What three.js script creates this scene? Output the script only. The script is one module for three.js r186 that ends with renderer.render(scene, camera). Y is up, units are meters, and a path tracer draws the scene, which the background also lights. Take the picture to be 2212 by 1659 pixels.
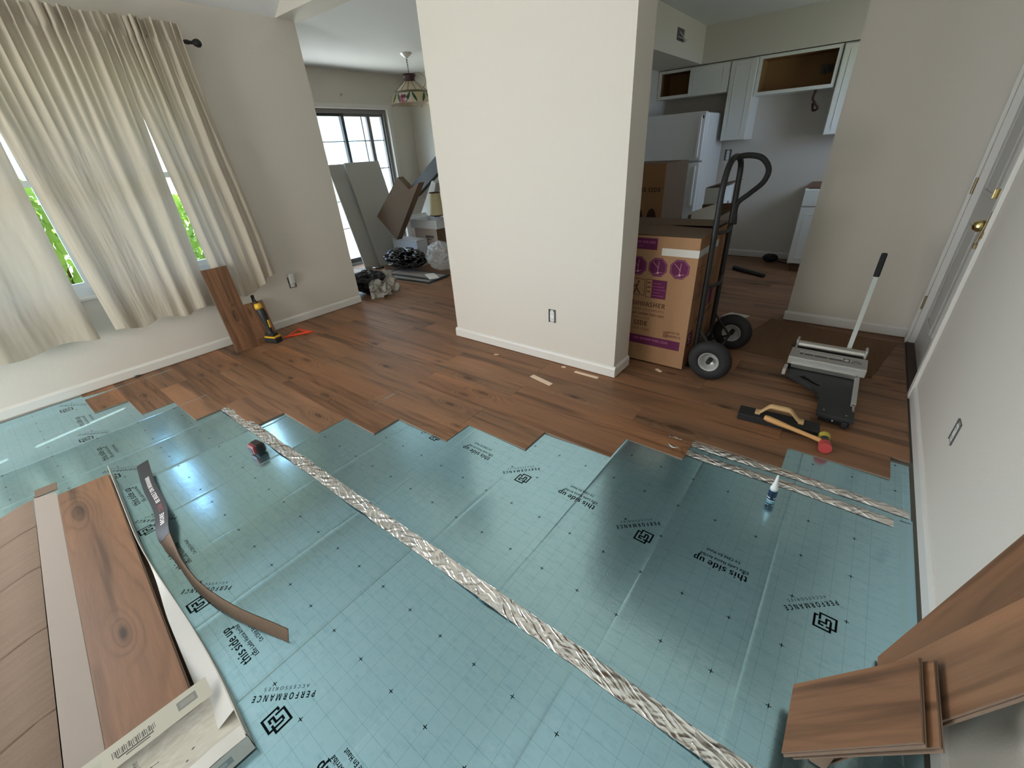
import * as THREE from 'three';
import { RoundedBoxGeometry } from 'three/addons/geometries/RoundedBoxGeometry.js';
import { mergeGeometries, mergeVertices } from 'three/addons/utils/BufferGeometryUtils.js';
import { RectAreaLightUniformsLib } from 'three/addons/lights/RectAreaLightUniformsLib.js';
RectAreaLightUniformsLib.init();

// ------------------------------------------------------------------ camera, sky, sun, window light, exposure
const scene = new THREE.Scene();
const camera = new THREE.PerspectiveCamera(84.835, 2212 / 1659, 0.02, 120);
camera.position.set(0, 1.4, 0);
camera.matrixAutoUpdate = true;
camera.quaternion.setFromRotationMatrix(new THREE.Matrix4().makeBasis(
  new THREE.Vector3(0.78902955, -0.05725273, -0.6116817),
  new THREE.Vector3(-0.25794605, 0.87276407, -0.41442336),
  new THREE.Vector3(0.55758068, 0.48477315, 0.67386852)));
const renderer = new THREE.WebGLRenderer();
renderer.toneMapping = THREE.LinearToneMapping;
renderer.toneMappingExposure = 1.6;
renderer.shadowMap.enabled = true;
scene.background = new THREE.Color().setRGB(2.5, 3.8, 6.0);   // open daylight sky

const sun = new THREE.DirectionalLight(new THREE.Color().setRGB(1, 0.95, 0.86), 40);
{ // the sun stands behind the camera and reaches the floor through a slit between the window shades
  const e = 35.7 * Math.PI / 180, h = new THREE.Vector3(-0.2185, 0, -0.9758);
  sun.target.position.set(-3.62, 0, 0); sun.position.set(-3.62, 0, 0).addScaledVector(h, -14 * Math.cos(e)); sun.position.y = 14 * Math.sin(e);
}
sun.castShadow = true; sun.shadow.radius = 0.3; Object.assign(sun.shadow.camera, { left: -9, right: 9, top: 9, bottom: -9, far: 40 }); sun.shadow.mapSize.set(4096, 4096); sun.shadow.bias = -0.0005;
scene.add(sun, sun.target);

function windowLight(name, w, h, pos, look, rgb, level) {
  const l = new THREE.RectAreaLight(new THREE.Color().setRGB(...rgb), level, w, h);
  l.name = name; l.position.set(...pos); l.lookAt(...look); scene.add(l); return l;
}
windowLight('near_window_light', 1.2, 1.7, [-2.7, 1.2, 2.36], [-2.7, 1.75, 0], [1, 0.965, 0.91], 11);
windowLight('added_side_light', 1.25, 1.3, [-4.2, 1.35, 1.55], [0, 1.35, 1.55], [0.93, 0.99, 1.05], 8);   // added lamp at an unseen window, brightens the right and entry walls
windowLight('kitchen_window_light', 0.55, 0.6, [0.48, 1.56, -5.2], [-2, 1.56, -5.2], [0.95, 1, 1.02], 2.6);

// ------------------------------------------------------------------ small tools
let seed = 12345;
const rnd = () => { seed = (seed + 0x6d2b79f5) | 0; let t = Math.imul(seed ^ (seed >>> 15), 1 | seed); t = (t + Math.imul(t ^ (t >>> 7), 61 | t)) ^ t; return ((t ^ (t >>> 14)) >>> 0) / 4294967296; };
const rr = (a, b) => a + (b - a) * rnd();
const V = (x, y, z) => new THREE.Vector3(x, y, z);
const hash = (x, y, s) => { let h = Math.imul(x, 374761393) + Math.imul(y, 668265263) + Math.imul(s, 1442695041); h = Math.imul(h ^ (h >>> 13), 1274126177); return ((h ^ (h >>> 16)) >>> 0) / 4294967296; };
const vn = (x, y, s = 0) => { const X = Math.floor(x), Y = Math.floor(y); let a = x - X, b = y - Y; a = a * a * (3 - 2 * a); b = b * b * (3 - 2 * b);
  const p = hash(X, Y, s), q = hash(X + 1, Y, s), r = hash(X, Y + 1, s), t = hash(X + 1, Y + 1, s); return p + (q - p) * a + (r - p) * b + (p - q - r + t) * a * b; };
const fbm = (x, y, s = 0, o = 4) => { let v = 0, a = 0.5, n = 0; for (let i = 0; i < o; i++) { v += a * vn(x, y, s + i * 17); n += a; x = x * 2.03 + 5.1; y = y * 2.03 + 1.7; a *= 0.5; } return v / n; };
const sm = (a, b, x) => { x = Math.min(1, Math.max(0, (x - a) / (b - a))); return x * x * (3 - 2 * x); };
const std = (color, o = {}) => new THREE.MeshStandardMaterial({ color, roughness: 0.8, ...o });
const phys = (color, o = {}) => new THREE.MeshPhysicalMaterial({ color, roughness: 0.8, ...o });
const lin = (r, g, b) => new THREE.Color().setRGB(r, g, b);

const used = new Map();
const numbered = (n) => { const k = used.get(n) ?? 0; used.set(n, k + 1); return k ? n + '_' + String(k).padStart(3, '0') : n; };
const shade = (o) => { o.traverse((m) => { if (m.isMesh) { m.castShadow = true; m.receiveShadow = true; } }); return o; };
const flat = (g) => { const h = g.index ? g.toNonIndexed() : g; for (const k of Object.keys(h.attributes)) if (!['position', 'normal', 'uv'].includes(k)) h.deleteAttribute(k); if (!h.attributes.uv) h.setAttribute('uv', new THREE.BufferAttribute(new Float32Array(h.attributes.position.count * 2), 2)); return h; };
const nudge = (list) => (list.length > 14 ? list : list.map((g, i) => { if (!i) return g; g.computeBoundingBox(); const c = g.boundingBox.getCenter(V(0, 0, 0)), z = g.boundingBox.getSize(V(0, 0, 0)), k = (w) => (w > 0.004 ? 1 - 0.0005 * i / w : 1); return g.translate(-c.x, -c.y, -c.z).scale(k(z.x), k(z.y), k(z.z)).translate(c.x, c.y, c.z); })); // overlapping pieces of one part never share a plane
const join = (list) => (list.length === 1 ? list[0] : mergeGeometries(list.map(flat)));
const bx = (x0, x1, y0, y1, z0, z1, r = 0) => {
  const w = Math.abs(x1 - x0), h = Math.abs(y1 - y0), d = Math.abs(z1 - z0);
  const g = r ? new RoundedBoxGeometry(w, h, d, 2, Math.min(r, w / 2.01, h / 2.01, d / 2.01)) : new THREE.BoxGeometry(w, h, d);
  return g.translate((x0 + x1) / 2, (y0 + y1) / 2, (z0 + z1) / 2);
};
const cyl = (r0, r1, a, b, n = 20) => { const d = b.clone().sub(a), g = new THREE.CylinderGeometry(r1, r0, d.length(), n); g.applyQuaternion(new THREE.Quaternion().setFromUnitVectors(V(0, 1, 0), d.clone().normalize())); return g.translate(...a.clone().add(b).multiplyScalar(0.5).toArray()); };
const tube = (pts, r, n = 40, m = 10, closed = false) => new THREE.TubeGeometry(new THREE.CatmullRomCurve3(pts, closed, 'centripetal'), n, r, m, closed);
const lathe = (pts, n = 28) => new THREE.LatheGeometry(pts.map(([x, y]) => new THREE.Vector2(x, y)), n);
const prism = (pts, depth, bevel = 0) => { const s = new THREE.Shape(pts.map(([x, y]) => new THREE.Vector2(x, y))); return new THREE.ExtrudeGeometry(s, { depth, bevelEnabled: bevel > 0, bevelSize: bevel, bevelThickness: bevel, bevelSegments: 2, curveSegments: 12 }); };
const uvMetres = (g) => { // box-projected uv in metres
  g = flat(g); const p = g.attributes.position, n = g.attributes.normal, u = g.attributes.uv;
  for (let i = 0; i < p.count; i++) { const ax = Math.abs(n.getX(i)), ay = Math.abs(n.getY(i)), az = Math.abs(n.getZ(i));
    if (ax >= ay && ax >= az) u.setXY(i, p.getZ(i), p.getY(i)); else if (ay >= az) u.setXY(i, p.getX(i), p.getZ(i)); else u.setXY(i, p.getX(i), p.getY(i)); }
  return g;
};
function gridMesh(nu, nv, f) { // f(s, t) -> [x, y, z, u, v]
  const p = new Float32Array((nu + 1) * (nv + 1) * 3), u = new Float32Array((nu + 1) * (nv + 1) * 2), idx = [];
  for (let j = 0; j <= nv; j++) for (let i = 0; i <= nu; i++) { const k = j * (nu + 1) + i, q = f(i / nu, j / nv); p.set([q[0], q[1], q[2]], k * 3); u.set([q[3] ?? i / nu, q[4] ?? j / nv], k * 2); }
  for (let j = 0; j < nv; j++) for (let i = 0; i < nu; i++) { const a = j * (nu + 1) + i, b = a + 1, c = a + nu + 1, d = c + 1; idx.push(a, c, b, b, c, d); }
  const g = new THREE.BufferGeometry(); g.setAttribute('position', new THREE.BufferAttribute(p, 3)); g.setAttribute('uv', new THREE.BufferAttribute(u, 2)); g.setIndex(idx); g.computeVertexNormals(); return g;
}
function thing(name, label, category, pos = [0, 0, 0], turn = 0, group) {
  const o = new THREE.Group(); o.name = numbered(name); o.position.set(...pos); o.rotation.y = turn;
  o.userData = { label, category }; if (group) o.userData.group = group; scene.add(o); return o;
}
function part(name, geo, mat, parent, label) { const m = new THREE.Mesh(Array.isArray(geo) ? join(nudge(geo)) : geo, mat); m.name = name; m.castShadow = m.receiveShadow = true; if (label) m.userData.label = label; parent.add(m); return m; }
function single(name, geo, mat, label, category, group) { const m = part(numbered(name), geo, mat, scene); m.userData = { label, category }; if (group) m.userData.group = group; return m; }
function struct(name, geo, mat, label) { const m = part(name, geo, mat, scene); m.userData = { kind: 'structure' }; if (label) m.userData.label = label; return m; }
function structGroup(name, label) { const g = new THREE.Group(); g.name = name; g.userData = { kind: 'structure' }; if (label) g.userData.label = label; scene.add(g); return g; }
function dataTex(w, h, f, srgb = true, repeat = true) {
  const d = new Uint8Array(w * h * 4);
  for (let y = 0; y < h; y++) for (let x = 0; x < w; x++) { const c = f(x, y), i = (y * w + x) * 4; d[i] = c[0]; d[i + 1] = c[1]; d[i + 2] = c[2]; d[i + 3] = 255; }
  const t = new THREE.DataTexture(d, w, h); t.magFilter = THREE.LinearFilter; t.minFilter = THREE.LinearMipmapLinearFilter; t.generateMipmaps = true;
  if (repeat) t.wrapS = t.wrapT = THREE.RepeatWrapping; if (srgb) t.colorSpace = THREE.SRGBColorSpace; t.needsUpdate = true; return t;
}
function canvasTex(w, h, draw, srgb = true) { const c = document.createElement('canvas'); c.width = w; c.height = h; draw(c.getContext('2d'), w, h); const t = new THREE.CanvasTexture(c); t.wrapS = t.wrapT = THREE.RepeatWrapping; if (srgb) t.colorSpace = THREE.SRGBColorSpace; t.anisotropy = 8; return t; }

// ------------------------------------------------------------------ textures and materials
const ROWS = 12, PL = 1.5, PW = 0.1853;
const woodTex = (() => { // twelve plank faces, one above the other
  const W = 2048, H = 2048, knots = [];
  for (let r = 0; r < ROWS; r++) { const k = []; const n = r % 3 === 2 ? 0 : 1 + (r % 2); for (let i = 0; i < n; i++) k.push([rr(0.15, 1.35), rr(0.04, 0.15), rr(0.5, 1.1)]); knots.push(k); }
  return dataTex(W, H, (x, y) => {
    const r = Math.min(ROWS - 1, Math.floor(y * ROWS / H)), u = x / W * PL, v = (y * ROWS / H - r) * PW, s = r * 101 + 7;
    let ring = v * 20 + 7 * fbm(u * 0.9, v * 4.5, s, 3) + 0.7 * fbm(u * 5, v * 30, s + 3, 2), dark = 0, near = 0;
    for (const [ku, kv, ks] of knots[r]) { const dx = (u - ku) / (0.12 * ks), dy = (v - kv) / (0.034 * ks), d = dx * dx + dy * dy; ring += 3.2 * Math.exp(-d * 0.7); dark += 0.34 * Math.exp(-d * 4); near += Math.exp(-d * 0.45); }
    const wave = 0.5 + 0.5 * Math.sin(ring * 6.283), line = Math.pow(wave, 4), mask = Math.min(1, 0.35 * sm(0.42, 0.7, fbm(u * 1.8, v * 7, s + 31, 3)) + 0.65 * near);
    const streak = sm(0.52, 0.85, fbm(u * 1.5, v * 30, s + 11, 4)), fibre = vn(u * 30, v * 900, s + 5) - 0.5, broad = fbm(u * 1.4, v * 10, s + 21, 3) - 0.5;
    let l = 1 - 0.24 * line * mask - 0.27 * streak - dark + 0.06 * fibre + 0.3 * broad + 0.05 * (fbm(u * 6, v * 120, s + 41, 2) - 0.5);
    l *= 0.94 + 0.12 * hash(r, 3, 9);
    const warm = 1 + 0.05 * (hash(r, 5, 2) - 0.5) + 0.05 * broad;
    return [Math.min(255, 137 * l * warm), Math.min(255, 99 * l), Math.min(255, 72 * l / warm)];
  }, true, false);
})();
const woodTop = phys(0xffffff, { map: woodTex, roughness: 0.48, specularIntensity: 0.55 });
const coreMat = std(0x86705f, { roughness: 0.9 });
const edgeDark = std(0x4a3a30, { roughness: 0.9 });

const wallBump = dataTex(256, 256, (x, y) => { const v = 255 * (0.55 * fbm(x / 5, y / 5, 4, 3) + 0.45 * fbm(x / 22, y / 22, 9, 2)); return [v, v, v]; }, false);
wallBump.repeat.set(4, 4);
const paint = std(lin(0.655, 0.605, 0.535), { roughness: 0.72, bumpMap: wallBump, bumpScale: 0.0006 });
const ceilPaint = std(lin(0.72, 0.72, 0.71), { roughness: 0.9, bumpMap: wallBump, bumpScale: 0.001 });
const trimPaint = std(lin(0.7, 0.675, 0.63), { roughness: 0.42 });
const whiteGloss = phys(lin(0.8, 0.81, 0.79), { roughness: 0.3, clearcoat: 0.3 });
const cabinetWhite = std(lin(0.76, 0.76, 0.7), { roughness: 0.45 });
const kraftTex = dataTex(256, 256, (x, y) => { const f = 0.92 + 0.1 * fbm(x / 3, y / 40, 3, 3) + 0.05 * (hash(x, y, 1) - 0.5); return [114 * f, 93 * f, 75 * f]; });
const kraft = std(0xffffff, { map: kraftTex, roughness: 0.9 });
const kraftLight = std(0xf0dccb, { map: kraftTex, roughness: 0.9 });
const whiteCard = std(lin(0.72, 0.7, 0.66), { roughness: 0.7 });
const blackRubber = std(lin(0.012, 0.012, 0.013), { roughness: 0.75 });
const blackSteel = std(lin(0.008, 0.009, 0.009), { roughness: 0.55 });
const blackPlastic = std(lin(0.016, 0.017, 0.018), { roughness: 0.55 });
const steel = std(lin(0.62, 0.6, 0.57), { metalness: 1, roughness: 0.32 });
const aluminium = std(lin(0.56, 0.56, 0.53), { metalness: 0.7, roughness: 0.5 });
const brass = std(lin(0.78, 0.62, 0.28), { metalness: 1, roughness: 0.22 });
const brassOld = std(lin(0.34, 0.26, 0.15), { metalness: 0.8, roughness: 0.5 });
const glassPane = phys(0xffffff, { roughness: 0, transmission: 1, thickness: 0, ior: 1.45 });
const greyVinyl = std(lin(0.2, 0.19, 0.19), { roughness: 0.55 });
const whiteVinyl = std(lin(0.75, 0.77, 0.78), { roughness: 0.5 });
const cavityShade = std(lin(0.11, 0.105, 0.1), { roughness: 0.8 });  // dark grey painted on solid faces for the shade inside open cavities
const whitePlastic = std(lin(0.76, 0.76, 0.74), { roughness: 0.4 });

// underlayment print: one 24 x 48 inch repeat, canvas x runs towards -X, canvas y towards -Z
const TU = 0.6096, TV = 1.2192;
const underTex = canvasTex(1024, 2048, (c, W, H) => {
  const k = W / TU, px = (m) => m * k; c.fillStyle = '#afd6e2'; c.fillRect(0, 0, W, H);
  for (let i = 0; i < 2600; i++) { c.fillStyle = i % 2 ? 'rgba(255,255,255,0.035)' : 'rgba(40,90,100,0.03)'; c.fillRect(rnd() * W, rnd() * H, 8 + rnd() * 60, 2 + rnd() * 24); }
  c.strokeStyle = 'rgba(35,75,82,0.55)'; c.lineWidth = 1.5; c.setLineDash([3, 3]);
  for (let i = -1; i < 13; i++) { const a = px(0.096 - 0.1524 + i * 0.0508); c.beginPath(); c.moveTo(a, 0); c.lineTo(a, H); c.stroke(); }
  for (let i = 0; i < 25; i++) { const b = px(0.81 - 0.8128 + i * 0.0508); c.beginPath(); c.moveTo(0, b); c.lineTo(W, b); c.stroke(); }
  c.setLineDash([]); c.strokeStyle = '#0d1418'; c.lineWidth = 4;
  for (let i = 0; i < 4; i++) for (let j = 0; j < 7; j++) { const a = px(0.096 + i * 0.1524), b = px(0.81 - 0.8128 + j * 0.2032), r = px(0.0068);
    c.beginPath(); c.moveTo(a - r, b); c.lineTo(a + r, b); c.moveTo(a, b - r); c.lineTo(a, b + r); c.stroke(); }
  c.fillStyle = '#0d1418'; c.textBaseline = 'middle';
  const fit = (t, font, w, x, y) => { c.save(); c.font = font; const m = c.measureText(t).width; c.translate(px(x), px(y)); c.scale(px(w) / m, 1); c.fillText(t, 0, 0); c.restore(); };
  fit('this side up', 'bold 62px sans-serif', 0.188, 0.383, 0.584);
  fit('Este Lado Hacia Arriba', 'bold 31px sans-serif', 0.17, 0.385, 0.615);
  fit('Ce Côté En Haut', 'bold 31px sans-serif', 0.12, 0.42, 0.645);
  c.save(); c.translate(px(0.15), px(0.565)); // logo: two interlocking square brackets
  c.strokeStyle = '#0d1418'; c.lineWidth = px(0.0062); c.lineJoin = 'miter'; c.lineCap = 'butt';
  const L = (...p) => { c.beginPath(); p.forEach(([x, y], i) => (i ? c.lineTo(px(x), px(y)) : c.moveTo(px(x), px(y)))); c.stroke(); };
  L([-0.003, -0.016], [-0.029, -0.016], [-0.029, 0.028], [0.015, 0.028], [0.015, 0.003]);
  L([-0.015, 0.012], [-0.015, -0.03], [0.029, -0.03], [0.029, 0.016], [0.02, 0.016]);
  L([0.003, -0.016], [0.015, -0.016], [0.015, -0.004], [-0.003, -0.004], [-0.003, 0.014], [-0.015, 0.014]);
  c.restore();
  c.save(); c.translate(px(0.192), px(0.607)); c.rotate(-42 * Math.PI / 180); c.textAlign = 'center';
  const wide = (t, font, w, y) => { c.save(); c.font = font; c.translate(0, px(y)); c.scale(px(w) / c.measureText(t).width, 1); c.fillText(t, 0, 0); c.restore(); };
  wide('P E R F O R M A N C E', 'bold 42px sans-serif', 0.186, 0); wide('A C C E S S O R I E S', '22px sans-serif', 0.136, 0.024);
  c.restore();
});
const underBump = dataTex(512, 512, (x, y) => {
  let v = 0.5 + 0.32 * (fbm(x / 7, y / 7, 2, 3) - 0.5) + 0.6 * (fbm(x / 60, y / 60, 8, 3) - 0.5);
  for (let i = 0; i < 9; i++) { const a = hash(i, 1, 4) * 3.1416, d = Math.abs((x - hash(i, 2, 4) * 512) * Math.sin(a) - (y - hash(i, 3, 4) * 512) * Math.cos(a)), l = (x - hash(i, 2, 4) * 512) * Math.cos(a) + (y - hash(i, 3, 4) * 512) * Math.sin(a); if (d < 2 && Math.abs(l) < 50) v += 0.3 * (1 - d / 2) * sm(50, 20, Math.abs(l)); }
  v = Math.max(0, Math.min(1, v)) * 255; return [v, v, v];
}, false);
const underMat = phys(lin(0.98, 1, 1), { map: underTex, metalness: 0.94, roughness: 0.19, bumpMap: underBump, bumpScale: 0.00022 });
const foilBump = dataTex(512, 512, (x, y) => { const wx = x + 30 * fbm(x / 90, y / 90, 5, 2), wy = y + 40 * fbm(x / 70, y / 110, 6, 2), b = 1 - Math.abs(fbm((wx + wy * 0.6) / 34, (wy - wx * 0.5) / 120, 7, 2) - 0.5) * 3, c = 1 - Math.abs(fbm((wx - wy) / 26, (wy + wx) / 90, 17, 2) - 0.5) * 3; const v = Math.max(0, Math.min(1, 0.15 + 0.45 * b + 0.4 * c * c)) * 255; return [v, v, v]; }, false);
const foilMat = std(lin(0.84, 0.82, 0.79), { metalness: 1, roughness: 0.24, bumpMap: foilBump, bumpScale: 0.009 });

// ------------------------------------------------------------------ room shell
const XL = -4.212, XR = 0.492, ZN = 2.4, ZM = -2.37, YC = 2.457, XD = -5.9, ZK = -6.3;
const FLOOR = 0.012;
const floorG = structGroup('floor', 'partly laid brown wood plank floor');
part('subfloor', bx(-6.1, 0.65, -0.12, -0.004, -6.5, 2.5), std(lin(0.2, 0.19, 0.17)), floorG, 'grey subfloor');

// wood planks: rows run along X, stepped at their open ends
function plankGeo(x0, x1, z0, z1, y0, y1, row, uo) {
  const g = new THREE.BoxGeometry(x1 - x0, y1 - y0, z1 - z0), p = g.attributes.position, n = g.attributes.normal, u = g.attributes.uv;
  for (let i = 0; i < p.count; i++) { const uu = (p.getX(i) + (x1 - x0) / 2) / PL * 0.99 + uo, vv = (p.getZ(i) / (z1 - z0) + 0.5) * 0.94 + 0.03; u.setXY(i, Math.min(0.998, uu), (row + vv) / ROWS); }
  return g.translate((x0 + x1) / 2, (y0 + y1) / 2, (z0 + z1) / 2);
}
const plankMats = [coreMat, coreMat, woodTop, woodTop, coreMat, coreMat];
{
  const ends = [-3.78, -3.44, -3.04, -2.62, -2.21, -1.92, -1.51, -1.1, -0.7, -0.4, 0.0, 0.4];
  for (let r = 0; r < 34; r++) {
    const zNear = -0.108 - 0.1853 * r, zFar = zNear - PW, dining = zFar < -2.55, kitchenOnly = zFar < -5.1;
    const xEnd = r < 12 ? ends[r] : 0.472, xStart = kitchenOnly ? -2.4 : dining ? XD + 0.02 : XL + 0.004;
    // joints: whole boards counted back from the open end
    let x = xEnd; const first = r < 12 ? 1.45 - 0.37 * (r % 4) + 0.05 * hash(r, 1, 1) : 0.35 + 1.1 * hash(r, 2, 7); let len = r < 12 ? Math.max(0.45, first) : first;
    while (x > xStart + 0.01) {
      const x0 = Math.max(xStart, x - len), row = Math.floor(hash(r, Math.floor(x * 50), 3) * ROWS);
      const g = plankGeo(x0 + 0.0007, x - 0.0007, zFar + 0.0007, zNear - 0.0007, 0, FLOOR - 0.0006 * hash(r, Math.floor(x0 * 90), 5), row, 0);
      part('floor_plank', g, plankMats, floorG); x = x0; len = PL;
    }
  }
}

// walls
const wallBoxes = (list) => uvMetres(join(list));
const wl = struct('wall_left', wallBoxes([bx(XL - 0.15, XL, 0, YC, 0.5, 0.9), bx(XL - 0.15, XL, 0, YC, 2.2, ZN), bx(XL - 0.15, XL, 0, 0.7, 0.9, 2.2), bx(XL - 0.15, XL, 2.0, YC, 0.9, 2.2), bx(XL - 0.15, XL, 0, YC, -2.53, -1.45), bx(XL - 0.15, XL, 0, 0.66, -1.45, 0.5), bx(XL - 0.15, XL, 2.06, YC, -1.45, 0.5)]), paint);
struct('wall_return', wallBoxes([bx(XD - 0.15, XL - 0.15, 0, YC, -2.53, -2.38)]), paint);
struct('wall_dining_left', wallBoxes([bx(XD - 0.15, XD, 0, YC, -2.85, -2.53), bx(XD - 0.15, XD, 0, YC, -5.25, -4.67), bx(XD - 0.15, XD, 2.026, YC, -4.67, -2.85)]), paint);
struct('wall_dining_back', wallBoxes([bx(XD, -2.48, 0, YC, -5.25, -5.13)]), paint);
struct('wall_partition', wallBoxes([bx(-2.48, -2.36, 0, YC, ZK - 0.12, -2.59)]), paint);
struct('wall_kitchen_back', wallBoxes([bx(-2.36, 0.63, 0, YC, ZK - 0.12, ZK)]), paint);
struct('wall_right', wallBoxes([bx(XR, XR + 0.15, 0, YC, -3.05, ZN), bx(XR, XR + 0.15, 2.05, YC, -3.97, -3.05), bx(XR, XR + 0.15, 0, YC, -4.9, -3.97), bx(XR, XR + 0.15, 0, 1.25, -5.5, -4.9), bx(XR, XR + 0.15, 1.9, YC, -5.5, -4.9), bx(XR, XR + 0.15, 0, YC, ZK, -5.5)]), paint);
struct('wall_entry', wallBoxes([bx(-0.305, XR, 0, YC, -4.18, -4.06)]), paint, 'short beige wall end beside the entry door');
struct('wall_middle', wallBoxes([bx(-2.53, -1.064, 0, YC, -2.59, ZM)]), paint, 'bright off-white wall in the middle of the room');
const RX = -1.86, SL = 0.66, RY = YC + SL * (RX - XL);
const yR = YC + 0.0;
struct('wall_gable', uvMetres(prism([[XL, YC], [XR, YC], [RX, RY]], 0.22).translate(0, 0, ZM - 0.22)), paint);
struct('wall_near', uvMetres(join([bx(XL - 0.15, -3.5, 0, YC, ZN, ZN + 0.15), bx(-1.6, XR + 0.15, 0, YC, ZN, ZN + 0.15), bx(-3.5, -1.6, 0, 0.32, ZN, ZN + 0.15), bx(-3.5, -1.6, 2.08, YC, ZN, ZN + 0.15), prism([[XL, YC], [XR, YC], [RX, RY]], 0.15).translate(0, 0, ZN)])), paint);
{ // vaulted living room ceiling and the flat ceilings behind
  const t = 0.14, a = prism([[XL - 0.9, YC - SL * 0.9], [RX, RY], [XR + 0.5, YC - (RY - YC) / (XR - RX) * 0.5], [XR + 0.5, YC - (RY - YC) / (XR - RX) * 0.5 + t], [RX, RY + t * 1.2], [XL - 0.9, YC - SL * 0.9 + t]], ZN + 0.4 - ZM).translate(0, 0, ZM);
  struct('ceiling_vault', uvMetres(a), ceilPaint);
  struct('ceiling', uvMetres(join([bx(XD - 0.3, XL + 0.0, YC, YC + 0.12, -5.3, -2.38), bx(XL, 0.7, YC, YC + 0.12, ZK - 0.2, ZM - 0.22)])), ceilPaint);
}
struct('wall_soffit', uvMetres(join([bx(-2.36, -1.87, 2.12, YC, ZK, -2.6), bx(-1.87, XR, 2.12, YC, ZK, -5.95)])), paint, 'boxed soffit over the kitchen cabinets');

// baseboards
const bbProfile = [[0, 0], [0.013, 0], [0.013, 0.056], [0.009, 0.066], [0.004, 0.072], [0, 0.074]];
function baseboard(name, a, b, nx, nz) { // from a to b along the wall, sticking out by (nx, nz)
  const len = Math.hypot(b[0] - a[0], b[1] - a[1]), g = prism(bbProfile, len), m = new THREE.Matrix4();
  const dir = V((b[0] - a[0]) / len, 0, (b[1] - a[1]) / len); m.makeBasis(V(nx, 0, nz), V(0, 1, 0), dir); g.applyMatrix4(m);
  if (m.determinant() < 0) { const i = g.toNonIndexed ? g : g; const p = i.attributes.position.array; const q = flat(i); const arr = q.attributes.position.array; for (let k = 0; k < arr.length; k += 9) for (let j = 0; j < 3; j++) { const t = arr[k + j]; arr[k + j] = arr[k + 3 + j]; arr[k + 3 + j] = t; } q.computeVertexNormals(); q.translate(a[0], FLOOR + 0.006, a[1]); return struct(name, q, trimPaint); }
  g.translate(a[0], FLOOR + 0.006, a[1]); return struct(name, g, trimPaint);
}
baseboard('baseboard_left', [XL, ZN], [XL, -2.53], 1, 0);
baseboard('baseboard_middle', [-2.543, ZM], [-1.051, ZM], 0, 1);
baseboard('baseboard_middle_side', [-1.064, ZM - 0.0005], [-1.064, -2.59], 1, 0);
baseboard('baseboard_entry', [-0.318, -4.06], [XR, -4.06], 0, 1);
baseboard('baseboard_right', [XR, ZN], [XR, -3.03], -1, 0);
baseboard('baseboard_kitchen', [-1.6, ZK], [-0.56, ZK], 0, 1);

// ------------------------------------------------------------------ windows and doors
{ // window_1: twin double-hung window behind the curtains
  const g = structGroup('window_1', 'white vinyl double-hung window behind the curtains');
  const x0 = XL - 0.13, x1 = XL - 0.06, zs = [0.5, -0.52, -1.45];
  part('frame', [bx(x0, x1, 0.66, 0.71, -1.45, 0.5), bx(x0, x1, 2.01, 2.06, -1.45, 0.5), bx(x0, x1, 0.66, 2.06, 0.45, 0.5), bx(x0, x1, 0.66, 2.06, -1.45, -1.4), bx(x0, x1, 0.66, 2.06, -0.55, -0.49)], whiteVinyl, g);
  for (let i = 0; i < 2; i++) {
    const za = zs[i] - (i ? 0.03 : 0.05), zb = zs[i + 1] + (i ? 0.05 : 0.03);
    for (const [lo, hi, x] of [[0.71, 1.41, x1 - 0.035], [1.37, 2.01, x0 + 0.005]]) {
      const s = part('sash', [bx(x, x + 0.028, lo, lo + 0.04, zb, za), bx(x, x + 0.028, hi - 0.04, hi, zb, za), bx(x, x + 0.028, lo, hi, za - 0.035, za), bx(x, x + 0.028, lo, hi, zb, zb + 0.035)], whiteVinyl, g);
      part('pane', gridMesh(1, 1, (a, b) => [x + 0.013, lo + 0.03 + (hi - lo - 0.06) * a, zb + 0.03 + (za - zb - 0.06) * b]), glassPane, s);
    }
  }
  part('sill', bx(XL - 0.06, XL + 0.012, 0.64, 0.66, -1.47, 0.52, 0.004), trimPaint, g);
}
{ const g = structGroup('window_5'), x0 = XL - 0.13, x1 = XL - 0.06; part('frame', [bx(x0, x1, 0.7, 0.75, 0.9, 2.2), bx(x0, x1, 1.95, 2, 0.9, 2.2), bx(x0, x1, 0.7, 2, 0.9, 0.95), bx(x0, x1, 0.7, 2, 2.15, 2.2), bx(x0, x1, 1.33, 1.38, 0.9, 2.2)], whiteVinyl, g); }  // unseen window added so that more daylight reaches the right wall
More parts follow.
